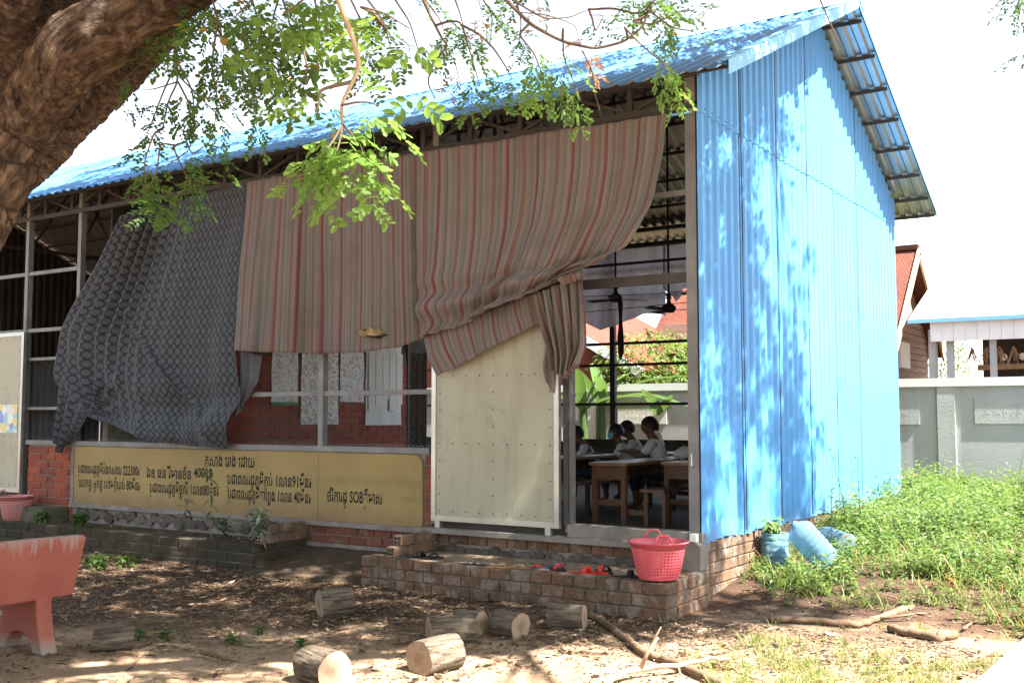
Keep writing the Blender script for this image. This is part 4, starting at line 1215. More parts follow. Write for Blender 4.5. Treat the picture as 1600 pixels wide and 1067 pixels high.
for yc in (4.36, 3.2):
    prof = [(-.075, .56), (.01, .56), (.00, .42), (.005, .26), (.04, .12), (.085, 0), (-.03, 0), (-.06, .07), (-.11, .12), (-.20, .135), (-.28, .12), (-.33, .06), (-.36, 0), (-.47, 0), (-.45, .10), (-.41, .20), (-.40, .37), (-.06, .37)]
    mb = MB(); mb.prism([(XB + x_, yc, z_) for x_, z_ in prof], (0, .12, 0)); o = part('leg', mb, M['bench'], bench)
    bv = o.modifiers.new('b', 'BEVEL'); bv.width = .01; bv.segments = 2

# ================================================================== LOGS
t = NT('log_bark'); pos = t.pos()
g1 = t.noise(1.0, 6, t.scaled(t.co('Object'), (5, 38, 38)), .6)
col = t.mix(t.ramp(g1, [(.35, 0.), (.65, 1.)]), (.05, .036, .027), (.22, .175, .13))
t.surf(col, .92, .12, 0, t.bump(t.math('ADD', g1, t.math('MULTIPLY', t.noise(50, 4, pos), .4)), 1.0, .035)); M['log_bark'] = t.m
t = NT('log_end'); oc = t.co('Object')
sx_ = t.n('ShaderNodeSeparateXYZ'); t.set(sx_.inputs[0], oc)
rr_ = t.math('SQRT', t.math('ADD', t.math('MULTIPLY', sx_.outputs[1], sx_.outputs[1]), t.math('MULTIPLY', sx_.outputs[2], sx_.outputs[2])))
rings = t.math('SINE', t.math('ADD', t.math('MULTIPLY', rr_, 420), t.math('MULTIPLY', t.noise(9, 3, oc), 6)))
heart = t.ramp(t.math('ADD', rr_, t.math('MULTIPLY', t.noise(20, 3, oc), .03)), [(.03, 1.), (.075, 0.)])
col = t.mix(t.math('MULTIPLY_ADD', rings, .15, .2), (.36, .26, .175), (.22, .145, .095))
col = t.mix(t.math('MULTIPLY', heart, .6), col, (.20, .12, .085))
col = t.mix(t.ramp(t.noise(14, 6, oc, .7), [(.5, 0.), (.75, .6)]), col, (.13, .10, .08))
crk = t.ramp(t.noise(1.0, 4, t.scaled(oc, (5, 22, 60)), .7, 1.2), [(.60, 0.), (.66, .85)])
col = t.mix(crk, col, (.05, .035, .025))
t.surf(col, .85, .15, 0, t.bump(t.noise(1.0, 5, t.scaled(oc, (10, 160, 20))), .7, .015)); M['log_end'] = t.m
def log(label, px, py, r_, L, yaw, seed, pitch=0):
    """lies on the ground at the pixel of its foot; yaw = heading of the axis"""
    rr = random.Random(seed); n, m = 28, 7
    p = onZ(px, py, 0.02)
    def ring_r(a, s): return r_ * (1 + .14 * mnoise.noise(Vector((math.cos(a) * 1.1 + seed, math.sin(a) * 1.1, s * 2.5))) + .06 * mnoise.noise(Vector((math.cos(a) * 6, math.sin(a) * 6, seed + s))))
    mb = MB(); vs = []
    sk = rr.uniform(-.12, .12)
    for j in range(m + 1):
        s = -L / 2 + L * j / m
        for i in range(n):
            a = 2 * math.pi * i / n; q = ring_r(a, s)
            vs.append((s + (sk * q * math.sin(a) if j in (0, m) else 0), q * math.cos(a), q * math.sin(a)))
    mb.add(vs, [(j * n + i, j * n + (i + 1) % n, (j + 1) * n + (i + 1) % n, (j + 1) * n + i) for j in range(m) for i in range(n)])
    me = mb.mesh('bark', M['log_bark'], True)
    root = empty('cut_log', (p[0], p[1], gz(p[0], p[1]) + r_ * .84), yaw, label, 'log', 'sawn logs lying in the yard'); root.rotation_euler = (0, pitch, yaw)
    link('bark', me, root, (0, 0, 0))
    for j, sgn in ((0, -1), (m, 1)):
        e = MB(); ring = vs[j * n:(j + 1) * n]; c = (sgn * L / 2, 0, 0)
        vv = [c] + [tuple(c[k] + (q[k] - c[k]) * .5 + (sgn * .002 if k == 0 else 0) for k in range(3)) for q in ring] + [tuple(q[k] + (sgn * .001 if k == 0 else 0) for k in range(3)) for q in ring]
        fs = [(0, 1 + i, 1 + (i + 1) % n) for i in range(n)] + [(1 + i, n + 1 + i, n + 1 + (i + 1) % n, 1 + (i + 1) % n) for i in range(n)]
        if sgn < 0: fs = [f[::-1] for f in fs]
        e.add(vv, fs); local('sawn_end', e, M['log_end'], root)
VR = YAW                                             # heading of a line running left-right across the view
log('sawn log standing apart in the shade, its dark end facing left', 524, 958, .118, .27, VR + .45, 1)
log('small sawn log near the red bench, dark end facing left', 176, 1010, .082, .27, VR + .35, 2)
log('sawn log lying behind the pale grooved one, reddish end facing left', 706, 1000, .105, .33, VR + .30, 3)
log('sawn log end peeping out behind the reddish log', 734, 985, .095, .2, VR - .5, 4)
log('pale sunlit log with grooved round end facing front left', 682, 1040, .118, .30, VR + .80, 5)
log('sawn log with pale round end facing right, between two log pairs', 795, 989, .098, .24, VR - .75, 6)
log('sawn log nearest the ledge, narrow pale end facing right', 886, 979, .10, .27, VR - .28, 7)
log('log cut by the bottom edge of the picture, flaking bark', 503, 1064, .115, .28, VR - .85, 8)

# ================================================================== FALLEN BRANCHES
def branch(label, pts, r0, r1, mat, side=(), group='dead branches on the ground', z=.03):
    P = []
    for q in pts:
        px, py = q[0], q[1]; zz = q[2] if len(q) > 2 else z
        g = onZ(px, py, zz)
        for _ in range(4): g = onZ(px, py, gz(g[0], g[1]) + zz)
        P.append(g)
    P = np.array(P); n = 5 * len(P)
    tt = np.linspace(0, len(P) - 1, n); Q = np.stack([np.interp(tt, range(len(P)), P[:, k]) for k in range(3)], 1)
    Q[1:-1] += NR.normal(0, .006, (n - 2, 3))
    mb = MB(); mb.tube(Q, list(np.linspace(r0, r1, n)), 9, True, jit=.12)
    root = empty('fallen_branch', tuple(Q[0]), 0, label, 'branch', group)
    part('stem', mb, mat, root, True)
    for (k, dpx, dpy, L, rr) in side:
        a = Q[int(k * (n - 1))]; g = proj(a)
        b = atD(g[0] + dpx, g[1] + dpy, g[2] - .02)
        m2 = MB(); m2.tube([a, (a + b) / 2 + NR.normal(0, .01, 3), b], [rr, rr * .8, rr * .4], 6); part('side_twig', m2, mat, root, True)
branch('long dark dead branch running from the nearest-ledge log to the bottom edge', [(922, 958), (965, 985), (1005, 1018), (1040, 1030), (1090, 1052), (1130, 1067)], .028, .022, M['dead_wood'], ((.45, 22, -42, 0, .012), (.2, 30, -18, 0, .01)))
branch('pale sunlit stick lying crosswise over the dark branch', [(945, 1067), (985, 1045), (1060, 1038), (1105, 1030), (1142, 1028)], .02, .01, M['dead_wood_pale'], ((.3, 28, -50, 0, .016), (.5, 10, 26, 0, .006)), z=.06)
branch('thin twig fork beside the dark branch in the foreground', [(1108, 1034), (1150, 1050), (1190, 1062)], .008, .005, M['dead_wood'])
branch('forked brown branch lying on the dirt below the weeds', [(1200, 966), (1270, 969), (1340, 975), (1385, 962), (1425, 948)], .024, .03, M['dead_wood'], ((.7, 60, -8, 0, .014),))
branch('short brown branch stub at the edge of the weeds', [(1390, 980), (1420, 988), (1465, 996), (1492, 990)], .028, .036, M['dead_wood'])
branch('thin twig standing up from the weeds at right', [(1505, 982), (1520, 972), (1535, 955, .12)], .012, .005, M['dead_wood'])
branch('thin dark twig curving through the grass at bottom right', [(1365, 1062), (1400, 1050), (1440, 1030)], .007, .004, M['dead_wood'])
branch('bent dry stick beside the small log in the shade', [(352, 996), (375, 992), (405, 996)], .012, .008, M['dead_wood_pale'], ((.2, 6, -14, 0, .006),))
branch('flat piece of bark lying in the shade', [(315, 1018), (340, 1027), (360, 1030)], .016, .01, M['dead_wood'])
branch('thin fallen twig along the litter behind the logs', [(330, 985), (250, 970), (200, 968)], .007, .004, M['dead_wood'])

# ================================================================== KERB (bottom right)
a, b = onZ(1500, 1082, 0.12), onZ(1640, 960, .12)
mb = MB(); dr = Vector(b - a); dr.z = 0; dr.normalize(); sd = Vector((dr.y, -dr.x, 0))
A = Vector((a[0], a[1], 0)) - dr * 1.5
for k in range(5):
    m2 = MB(); p0 = A + dr * (k * .9 + .008); p1 = A + dr * ((k + 1) * .9)
    z0 = gz(p0.x, p0.y) - .08
    m2.prism([(p0.x, p0.y, z0), (p1.x, p1.y, z0), (p1.x + sd.x * .16, p1.y + sd.y * .16, z0), (p0.x + sd.x * .16, p0.y + sd.y * .16, z0)], (0, 0, .08 + .11))
    if k == 0: kerb = empty('kerb', tuple(p0), 0); kerb['kind'] = 'structure'; kerb['label'] = 'pale concrete kerb at the bottom right corner'
    part('kerb_stone', m2, M['white_paint'] if False else plain('kerb_concrete', (.55, .53, .48), (.44, .42, .37), 5, .9, .2, 0, .3, 40), kerb)

# ================================================================== WATER JUGS
t = NT('blue_clear_plastic')
p_ = t.surf((.42, .66, .84), .12, .5, 0, t.bump(t.noise(9, 4, t.pos()), .2, .02)); p_.inputs['Transmission Weight'].default_value = .85; p_.inputs['IOR'].default_value = 1.15; M['jug'] = t.m
def jug_profile(): 
    pr = [(.05, 0.0), (.125, .005), (.133, .02)]
    for k in range(6): pr += [(.133, .05 + k * .055), (.126, .062 + k * .055), (.126, .07 + k * .055), (.133, .082 + k * .055)]
    return pr
def jug(name, label, px, py, cut, tilt, rz, zoff=0, stain=False):
    g = onZ(px, py, .2)
    for _ in range(5): g = onZ(px, py, gz(g[0], g[1]))
    root = empty(name, (g[0], g[1], gz(g[0], g[1]) + zoff), rz, label, 'water jug', 'blue plastic water jugs'); root.rotation_euler = (0, tilt, rz)
    pr = jug_profile()
    if cut: pr = [q for q in pr if q[1] <= .30]; pr += [(.131, .305)] + [(r_ - .004, z) for r_, z in pr[::-1] if z > .01]
    else: pr += [(.12, .40), (.07, .445), (.03, .455), (.028, .50), (.024, .50), (.024, .45), (.11, .395)] + [(r_ - .004, z) for r_, z in pr[::-1] if z > .01]
    mb = MB(); mb.lathe(pr, 26, cap0=True); local('jug_body', mb, M['jug'], root, True)
    return root
j = jug('plastic_planter', 'cut-off clear blue water jug planted with a leafy seedling by the blue wall', 1211, 884, True, 0, 0)
mb = MB(); mb.lathe([(.001, .0), (.118, .006), (.12, .22), (.001, .235)], 20); local('soil', mb, plain('pale_soil', (.30, .27, .22), (.2, .18, .15), 10, .95), j, True)
jug('water_jug', 'ribbed clear blue water jug lying on its side beside the planted one', 1292, 888, False, -.75, YAW + .2, .07)
jug('water_jug', 'pale crumpled water jug half sunk in the weeds', 1326, 868, False, 1.45, YAW + 1.9, .08)

# ================================================================== PLANTS
def leaf_quads(L, W, fold=.25, droop=.3, n=4):
    """one leaf along +X, as two folded strips; returns verts and quad faces"""
    V = []
    for k in range(n + 1):
        t_ = k / n; w = W * math.sin(math.pi * min(1, t_ * .93 + .05)) ** .8
        z = -droop * L * t_ * t_
        x = L * t_
        V += [(x, -w / 2, z + fold * w), (x, 0, z), (x, w / 2, z + fold * w)]
    Fq = []
    for k in range(n):
        a = k * 3
        Fq += [(a, a + 3, a + 4, a + 1), (a + 1, a + 4, a + 5, a + 2)]
    return np.array(V), np.array(Fq)
def rotm(az, el, roll=0):
    return np.array(Matrix.Rotation(az, 3, 'Z') @ Matrix.Rotation(-el, 3, 'Y') @ Matrix.Rotation(roll, 3, 'X'))
class NP:
    def __init__(s): s.V = []; s.F = []; s.n = 0
    def add(s, V, Fq): s.V.append(V); s.F.append(Fq + s.n); s.n += len(V)
    def mesh(s, name, mat, smooth=False): return npmesh(name, np.concatenate(s.V), np.concatenate(s.F), mat, smooth)
def plant(name, label, base, h, nleaf, L, W, mat, stems=1, spread=.06, cat='plant', group='small plants in the brick planter', elr=(-.2, .9), smat='plant_dark', lean=None, flower=None):
    root = empty(name, tuple(base), 0, label, cat, group)
    for s in range(stems):
        dx, dy = (R.uniform(-spread, spread), R.uniform(-spread, spread)) if stems > 1 else (0, 0)
        ex = lean[0] if lean else R.uniform(-.2, .2) * h; ey = lean[1] if lean else R.uniform(-.2, .2) * h
        hh = h * R.uniform(.7, 1.0) if stems > 1 else h
        pts = [Vector(base) + Vector((dx + ex * k * k, dy + ey * k * k, hh * k)) for k in (0, .3, .6, .85, 1)]
        mb = MB(); mb.tube(pts, [.005, .0045, .004, .003, .0015], 5); part('stem', mb, M[smat], root)
        npx = NP()
        for k in range(nleaf):
            u = .15 + .85 * (k + .5) / nleaf
            P = np.array(pts[0].lerp(pts[-1], u)); 
            i = min(int(u * 4), 3); P = np.array(pts[i].lerp(pts[i + 1], u * 4 - i)) if i < 4 else P
            V, Fq = leaf_quads(L * R.uniform(.7, 1.1), W * R.uniform(.8, 1.1), .25, R.uniform(.2, .6))
            npx.add(V @ rotm(k * 2.4 + R.uniform(-.4, .4), R.uniform(*elr), R.uniform(-.4, .4)).T + P, Fq)
        link('leaves', npx.mesh('leaves', M[mat], True), root, None)
    if flower:
        mb = MB()
        for k in range(5):
            a = k * 2 * math.pi / 5; c = pts[-1]
            mb.add([c, c + Vector((.025 * math.cos(a - .5), .025 * math.sin(a - .5), .012)), c + Vector((.04 * math.cos(a), .04 * math.sin(a), .006)), c + Vector((.025 * math.cos(a + .5), .025 * math.sin(a + .5), .012))], [(0, 1, 2, 3)])
        part('flower', mb, plain('violet_petal', (.20, .12, .50), (.16, .09, .42), 20, .7), root)
    return root
def pb(px, py, Y=8.3): return onY(px, py, Y)
def soilp(px, y): 
    g = onY(px, 840, y); return (g[0], y, .23)
plant('leafy_plant', 'pale variegated leafy plant at the right end of the mossy planter', soilp(404, 8.05), .40, 26, .13, .045, 'plant_pale', 3, .07, elr=(-.3, 1.0))
plant('flowering_weed', 'slim weed with a violet flower against the yellow panel', soilp(288, 8.3), .42, 12, .12, .03, 'plant_dark', 1, flower=True)
plant('tall_seedling', 'tall thin pale-stemmed seedling in front of the painted price', soilp(330, 8.3), .82, 13, .15, .035, 'plant_dark', 1, elr=(-.7, .5), smat='plant_pale', lean=(-.06, -.02))
plant('young_plant', 'small dark weed right of the tall seedling', soilp(356, 8.3), .34, 14, .11, .035, 'plant_dark', 2, .05)
plant('young_plant', 'bushy green seedling at the left of the mossy planter', soilp(122, 8.2), .17, 24, .09, .04, 'herb', 4, .07)
plant('young_plant', 'small green plant near the far left planter step', soilp(66, 8.15), .20, 18, .09, .045, 'herb', 3, .06)
plant('young_plant', 'low weed behind the pale variegated plant', soilp(432, 8.4), .24, 14, .10, .03, 'plant_dark', 2, .08)
gp = lambda px, py: (lambda g: (g[0], g[1], gz(g[0], g[1])))(onZ(px, py, .0))
for (px, py, lab, h) in ((216, 1000, 'tiny green sprout beside the small log', .10), (258, 1002, 'tiny green sprout right of the small log', .06), (362, 1008, 'tiny green sprout by the bent dry stick', .08), (405, 990, 'tiny green sprout left of the lone log', .06), (470, 1010, 'tiny green sprout above the cropped log', .05)):
    plant('sprout', lab, gp(px, py), h, 9, .06, .03, 'herb', 2, .03, group='sprouts in the dirt')
plant('low_weed', 'low dark green creeper patch beside the bench in the shade', gp(150, 890), .13, 22, .07, .03, 'herb', 9, .30, group='sprouts in the dirt')
plant('low_weed', 'small green creeper tuft right of the shaded creeper patch', gp(185, 880), .09, 18, .06, .025, 'herb', 6, .22, group='sprouts in the dirt')
jl = j.location
plant('potted_seedling', 'bright green drooping seedling growing in the cut water jug', (jl.x, jl.y, jl.z + .21), .22, 22, .11, .05, 'herb', 3, .06, group=None, elr=(-.9, .3))

# weeds and grass over the ground right of the school: one uncountable mass
def tuft(nb, h, w, spread):
    a = NP()
    for k in range(nb):
        V, Fq = leaf_quads(h * R.uniform(.5, 1.1), w, .15, R.uniform(.1, .9), 3)
        a.add(V @ rotm(R.uniform(0, 6.28), R.uniform(.6, 1.45)).T + np.array([R.uniform(-spread, spread), R.uniform(-spread, spread), 0]), Fq)
    return np.concatenate(a.V), np.concatenate(a.F)
def herb(n, h, L, W):
    a = NP()
    for s in range(3):
        ox, oy = R.uniform(-.07, .07), R.uniform(-.07, .07); tx, ty = R.uniform(-.5, .5), R.uniform(-.5, .5); hh = h * R.uniform(.6, 1.1)
        V, Fq = leaf_quads(hh, .006, .1, .05, 3)
        for k in range(n):
            u = (k + 1) / n
            V, Fq = leaf_quads(L * R.uniform(.6, 1.1), W * R.uniform(.7, 1.1), .2, R.uniform(.1, .5), 2)
            a.add(V @ rotm(k * 2.4 + R.uniform(-.6, .6), R.uniform(-.2, .9), R.uniform(-.5, .5)).T + np.array([ox + tx * u * hh * .6, oy + ty * u * hh * .6, hh * u]), Fq)
    return np.concatenate(a.V), np.concatenate(a.F)
TG = [tuft(10, .17, .010, .06) for _ in range(4)]; TG2 = [tuft(9, .34, .009, .08) for _ in range(3)]
TH = [herb(9, .26, .075, .034) for _ in range(5)]; TH2 = [herb(12, .46, .085, .036) for _ in range(3)]
def weed_density(x, y):
    if y > 18.85 or (x < XG + .04 and y < YB + .3): return 0
    px, py, z = proj((x, y, gz(x, y)))
    n = mnoise.noise(Vector((x * .8, y * .8, 7)))
    # main bed along the gable wall and towards the boundary wall, bare soil before it
    d = sstep(-.15, .55, (y - (9.35 - .42 * (x + 3.7))) * .8 + n * .5)
    if x < XG: d *= sstep(15.8, 16.6, y)
    lawn = .9 * sstep(.0, .4, n + .35) * float(sstep(-3.2, -2.6, x)) * float(sstep(7.9, 7.3, y)) * float(sstep(5.4, 6.0, y))
    d *= .22 + .78 * float(sstep(-.25, .15, mnoise.noise(Vector((x * 1.9, y * 1.9, 2.5)))))
    return max(float(d), lawn, .04 if x > -3.9 and y > 7.5 else 0)
gN, hN = NP(), NP()
cnt = 0
while cnt < 5600:
    x, y = R.uniform(-6.5, 1.0), 5.5 + 13.3 * R.random() ** 1.25
    if R.random() > weed_density(x, y): continue
    k = R.random(); z = gz(x, y) - .005; s = R.uniform(.6, 1.15) * (1 + .35 * mnoise.noise(Vector((x * 1.4, y * 1.4, 5.5))))
    far = float(sstep(9.8, 11.6, y + .35 * (x + 3.7)))
    low = y < 8.6
    if low or k < .42:
        V, Fq = R.choice(TG if low or k < .28 else TG2)
        if low: s *= .6
        gN.add((V * s) @ rotm(R.uniform(0, 6.28), 0).T + np.array([x, y, z]), Fq)
    else:
        V, Fq = R.choice(TH2 if k > .80 and far > .5 else TH); s *= .55 + .45 * far
        hN.add((V * s) @ rotm(R.uniform(0, 6.28), 0).T + np.array([x, y, z]), Fq)
    cnt += 1
for px, py in ((1240, 900), (1258, 902), (1280, 902), (1300, 900), (1318, 896), (1336, 890), (1322, 905), (1270, 908), (1345, 880), (1226, 900), (1292, 908), (1312, 886), (1205, 902), (1330, 872)):
    for _ in range(3):
        g_ = onZ(px + R.uniform(-9, 9), py + R.uniform(-5, 5), .2)
        V, Fq = R.choice(TH + TG2); hN.add((V * R.uniform(.7, 1.05)) @ rotm(R.uniform(0, 6.28), 0).T + np.array([g_[0], g_[1], gz(g_[0], g_[1])]), Fq)
o = link('grass', gN.mesh('grass', M['grass_blade'])); tag(o, 'patchy sunlit grass on the right side of the yard', 'grass', kind='stuff')
o = link('weeds', hN.mesh('weeds', M['weed'])); tag(o, 'dense knee-high sunlit weeds between blue wall and boundary wall', 'weeds', kind='stuff')
for i, (px, py, h, lab) in enumerate(((1345, 850, .95, 'tall thin weed stem rising against the sunlit blue wall'), (1326, 862, 1.05, 'tall curved grass stem left of the straight one at the blue wall'),
                                   (1300, 872, .7, 'thin drooping stem above the lying water jugs'), (1465, 800, .75, 'tall feathery weed before the boundary wall pillar'), (1590, 790, .8, 'tall dry stem at the right edge before the wall'))):
    g = onZ(px, py, .3)
    for _ in range(4): g = onZ(px, py, gz(g[0], g[1]))
    plant('tall_weed', lab, (g[0], g[1], gz(g[0], g[1])), h, 7, .09, .018, 'weed', 1, group='tall weed stems', lean=(R.uniform(-.2, .25), R.uniform(-.1, .2)))

# fallen leaflets over the yard: one uncountable mass
N = 105000
def litter_pts(n):
    X = NR.uniform(-13.5, -.6, n * 3); Y = NR.uniform(3.6, 8.0, n * 3)
    p = np.clip(.20 + .38 * (Y - 5.6) - .16 * (X + 4.6), .06, 1)
    nn = np.array([mnoise.noise(Vector((x * 1.3, y * 1.3, 4))) for x, y in zip(X, Y)])
    p = np.clip(p + .45 * nn, .035, 1)
    keep = NR.random(n * 3) < p
    keep &= ~((X > -8.42) & (X < -6.9) & (Y > 7.9))
    return X[keep][:n], Y[keep][:n]
LXp, LYp = litter_pts(N)
m = len(LXp)
Zp = np.array([gz(x, y) for x, y in zip(LXp, LYp)]) + NR.uniform(.002, .016, m)
# also a thin scatter on the planter soil, the ledge and the bare strip by the weeds
ex = [(NR.uniform(-13, -8.6, 1500), NR.uniform(7.9, 8.6, 1500), np.full(1500, .243)), (NR.uniform(-6.6, -3.9, 350), NR.uniform(7.95, 8.6, 350), np.full(350, .270)),]
X2 = NR.uniform(-4.2, -.8, 3500); Y2 = NR.uniform(6.5, 10.2, 3500); k2 = ~((X2 < -3.6) & (Y2 > 7.7)); X2, Y2 = X2[k2], Y2[k2]
ex.append((X2, Y2, np.array([gz(x, y) for x, y in zip(X2, Y2)]) + .006))
LXp = np.r_[LXp, *[e[0] for e in ex]]; LYp = np.r_[LYp, *[e[1] for e in ex]]; Zp = np.r_[Zp, *[e[2] for e in ex]]
m = len(LXp)
az = NR.uniform(0, 2 * np.pi, m); Ls = NR.uniform(.008, .024, m) * np.where(NR.random(m) < .05, 2.6, 1); Ws = Ls * NR.uniform(.25, .5, m)
ca, sa = np.cos(az), np.sin(az); lift = NR.uniform(-.4, .9, m) * Ls * .5
V = np.zeros((m, 4, 3))
for k, (a_, b_, zl) in enumerate(((-1, 0, 0), (0, -1, .3), (1, 0, 1), (0, 1, .5))):
    V[:, k, 0] = LXp + ca * a_ * Ls - sa * b_ * Ws; V[:, k, 1] = LYp + sa * a_ * Ls + ca * b_ * Ws; V[:, k, 2] = Zp + np.abs(lift) * zl
o = link('leaf_litter', npmesh('leaf_litter', V.reshape(-1, 3), np.arange(m * 4).reshape(-1, 4), M['litter'])); tag(o, 'brown fallen leaflets scattered over the yard', 'leaf litter', kind='stuff')

# ================================================================== BOUNDARY WALL AND WHAT LIES BEYOND
YW = 19.0
bw = empty('boundary_wall', (-6, YW, .3), 0, 'grey rendered boundary wall with white cap and pillars behind the school', 'wall')
ztop = float(onY(1405, 592, YW)[2])
mb = MB(); mb.box(-30, 12, YW, YW + .12, .1, ztop - .14); part('wall_body', mb, M['wall_grey'], bw)
mb = MB(); mb.box(-30, 12, YW - .05, YW + .17, ztop - .14, ztop); part('wall_cap', mb, M['white_paint'], bw)
mb = MB(); mb.box(-30, 12, YW - .05, YW + .17, .1, float(onY(1450, 765, YW)[2]) + .02); part('wall_foot', mb, M['concrete'], bw)
pillar_x = float(onY(1480, 680, YW)[0]); step = pillar_x - float(onY(923, 640, YW)[0])
step = step / 2
for k in range(-5, 4):
    x = pillar_x + k * step
    mb = MB(); mb.box(x - .14, x + .14, YW - .04, YW + .16, .1, ztop - .142); part('pillar', mb, M['white_paint'] if k != 0 else M['wall_grey'], bw)
def plaque(x0, x1, z0, z1, name='plaque'):
    mb = MB(); mb.box(x0, x1, YW - .022, YW + .002, z0, z1); o = part(name, mb, M['white_paint'] if x0 < -6 else M['wall_grey'], bw)
    mb = MB()                                  # weathered raised strokes, no longer legible
    for r_ in range(2):
        x = x0 + .15
        while x < x1 - .15:
            w = R.uniform(.04, .10); z = z0 + (z1 - z0) * (.30 + .38 * r_)
            mb.box(x, x + .02, YW - .0232, YW - .021, z, z + R.uniform(.06, .11)); mb.box(x + .022, x + w, YW - .0232, YW - .021, z + R.uniform(0, .06), z + .075)
            x += w + R.uniform(.03, .07)
    o = part('worn_lettering', mb, M['white_paint'] if x0 < -6 else M['wall_grey'], bw); o['kind'] = 'stuff'
P = lambda px, py: onY(px, py, YW)
plaque(P(1523, 640)[0], P(1640, 640)[0], P(1560, 662)[2], P(1560, 622)[2])
plaque(P(1360, 640)[0], P(1437, 640)[0], P(1420, 663)[2], P(1420, 625)[2])
plaque(P(966, 640)[0], P(1042, 640)[0], P(1000, 662)[2], P(1000, 638)[2])
plaque(P(885, 640)[0], P(903, 640)[0], P(895, 657)[2], P(895, 625)[2])

def tile_mat(name, c1, c2, s=7):
    t = NT(name); pos = t.pos()
    w = t.n('ShaderNodeTexBrick'); w.inputs['Scale'].default_value = s
    w.inputs['Color1'].default_value = (*c1, 1); w.inputs['Color2'].default_value = (*c2, 1); w.inputs['Mortar'].default_value = (*[x * .3 for x in c1], 1)
    w.inputs['Mortar Size'].default_value = .06; w.inputs['Brick Width'].default_value = .7; w.inputs['Row Height'].default_value = .7
    t.t.links.new(t.co('UV'), w.inputs['Vector'])
    col = t.mix(t.ramp(t.noise(1.5, 6, pos, .7), [(.4, 0.), (.75, .6)]), w.outputs['Color'], tuple(x * .4 for x in c2))
    t.surf(col, .85, .15, 0, t.bump(w.outputs['Fac'], .8, .03))
    return t.m
M['tile'] = tile_mat('clay_tiles', (.22, .075, .05), (.15, .055, .04), 9)
M['tile_red'] = tile_mat('red_roof_tiles', (.30, .075, .05), (.23, .06, .042), 8)
def quad_part(name, pts, th, mat, parent, sc=1.0):
    """slab with metric UV on its face"""
    A, B, C, D = [Vector(p) for p in pts]
    n = (B - A).cross(D - A).normalized()
    mb = MB(); mb.add([A, B, C, D, A - n * th, B - n * th, C - n * th, D - n * th], [(0, 1, 2, 3), (7, 6, 5, 4), (0, 4, 5, 1), (1, 5, 6, 2), (2, 6, 7, 3), (3, 7, 4, 0)])
    me = mb.mesh(name, mat); uv = me.uv_layers.new(name='m')
    u0 = (B - A).normalized(); v0 = n.cross(u0)
    for l in me.loops:
        d = me.vertices[l.vertex_index].co - A
        uv.data[l.index].uv = (d.dot(u0) * sc, d.dot(v0) * sc)
    return link(name, me, parent)
def house(name, label, c, rz, w, l, hw, rise, over, tile, wallm, cat='house', group=None, window=True):
    """gabled house, ridge along local Y"""
    root = empty(name, c, rz, label, cat, group)
    m4 = Matrix.Translation(Vector(c)) @ Matrix.Rotation(rz, 4, 'Z')
    g = lambda *p: m4 @ Vector(p)
    mb = MB(); poly = [(-w / 2, -l / 2, 0), (w / 2, -l / 2, 0), (w / 2, -l / 2, hw), (0, -l / 2, hw + rise), (-w / 2, -l / 2, hw)]
    mb.prism([g(*p) for p in poly], g(0, l, 0) - g(0, 0, 0)); part('wall', mb, wallm, root)
    o = over; k = rise / (w / 2)
    rf = quad_part('roof', [g(w / 2 + o, -l / 2 - o, hw - k * o + .06), g(w / 2 + o, l / 2 + o, hw - k * o + .06), g(0, l / 2 + o, hw + rise + .06), g(0, -l / 2 - o, hw + rise + .06)], .06, tile, root)
    quad_part('roof_slope', [g(-w / 2 - o, l / 2 + o, hw - k * o + .06), g(-w / 2 - o, -l / 2 - o, hw - k * o + .06), g(0, -l / 2 - o, hw + rise + .06), g(0, l / 2 + o, hw + rise + .06)], .06, tile, rf)
    mb = MB(); mb.bar(g(0, -l / 2 - o, hw + rise + .10), g(0, l / 2 + o, hw + rise + .10), .22, .12); part('ridge_tiles', mb, tile, rf)
    for s in (-1, 1):
        mb = MB(); mb.bar(g(s * (w / 2 + o), -l / 2 - o - .01, hw - k * o), g(0, -l / 2 - o - .01, hw + rise), .05, .20); part('barge_board', mb, M['dead_wood_pale'] if wallm != M['brick'] else M['white_paint'], rf)
    return root, g
# wooden house with clay-tiled roof at the right of the school
t = NT('weathered_boards'); pos = t.pos()
col = t.mix(t.ramp(t.noise(1.0, 6, t.scaled(pos, (1.2, 1.2, 14)), .6), [(.3, 0.), (.7, 1.)]), (.36, .27, .21), (.22, .16, .12))
t.surf(col, .9, .15, 0, t.bump(t.noise(1.0, 5, t.scaled(pos, (2, 2, 40))), .5, .02)); M['boards'] = t.m
hc = onY(1400, 580, 26.5); hc[0] -= 2.45
hs, g = house('wooden_house', 'old wooden house with clay tile roof behind the blue gable wall', (hc[0], hc[1], .3), math.pi / 2, 4.2, 5.4, 3.15, 2.1, .35, M['tile'], M['boards'])
for k in range(18):
    z = .9 + k * .155
    mb = MB(); mb.bar(g(-2.12, -2.7, z), g(-2.12, 2.7, z), .03, .14); part('board', mb, M['boards'], hs)
    mb = MB(); mb.bar(g(-2.1, -2.72, z), g(2.1, -2.72, z), .03, .14); part('board', mb, M['boards'], hs)
mb = MB(); mb.bar(g(-.9, -2.76, 2.75), g(.0, -2.76, 2.75), .05, .6); part('shutter', mb, M['white_paint'], hs)
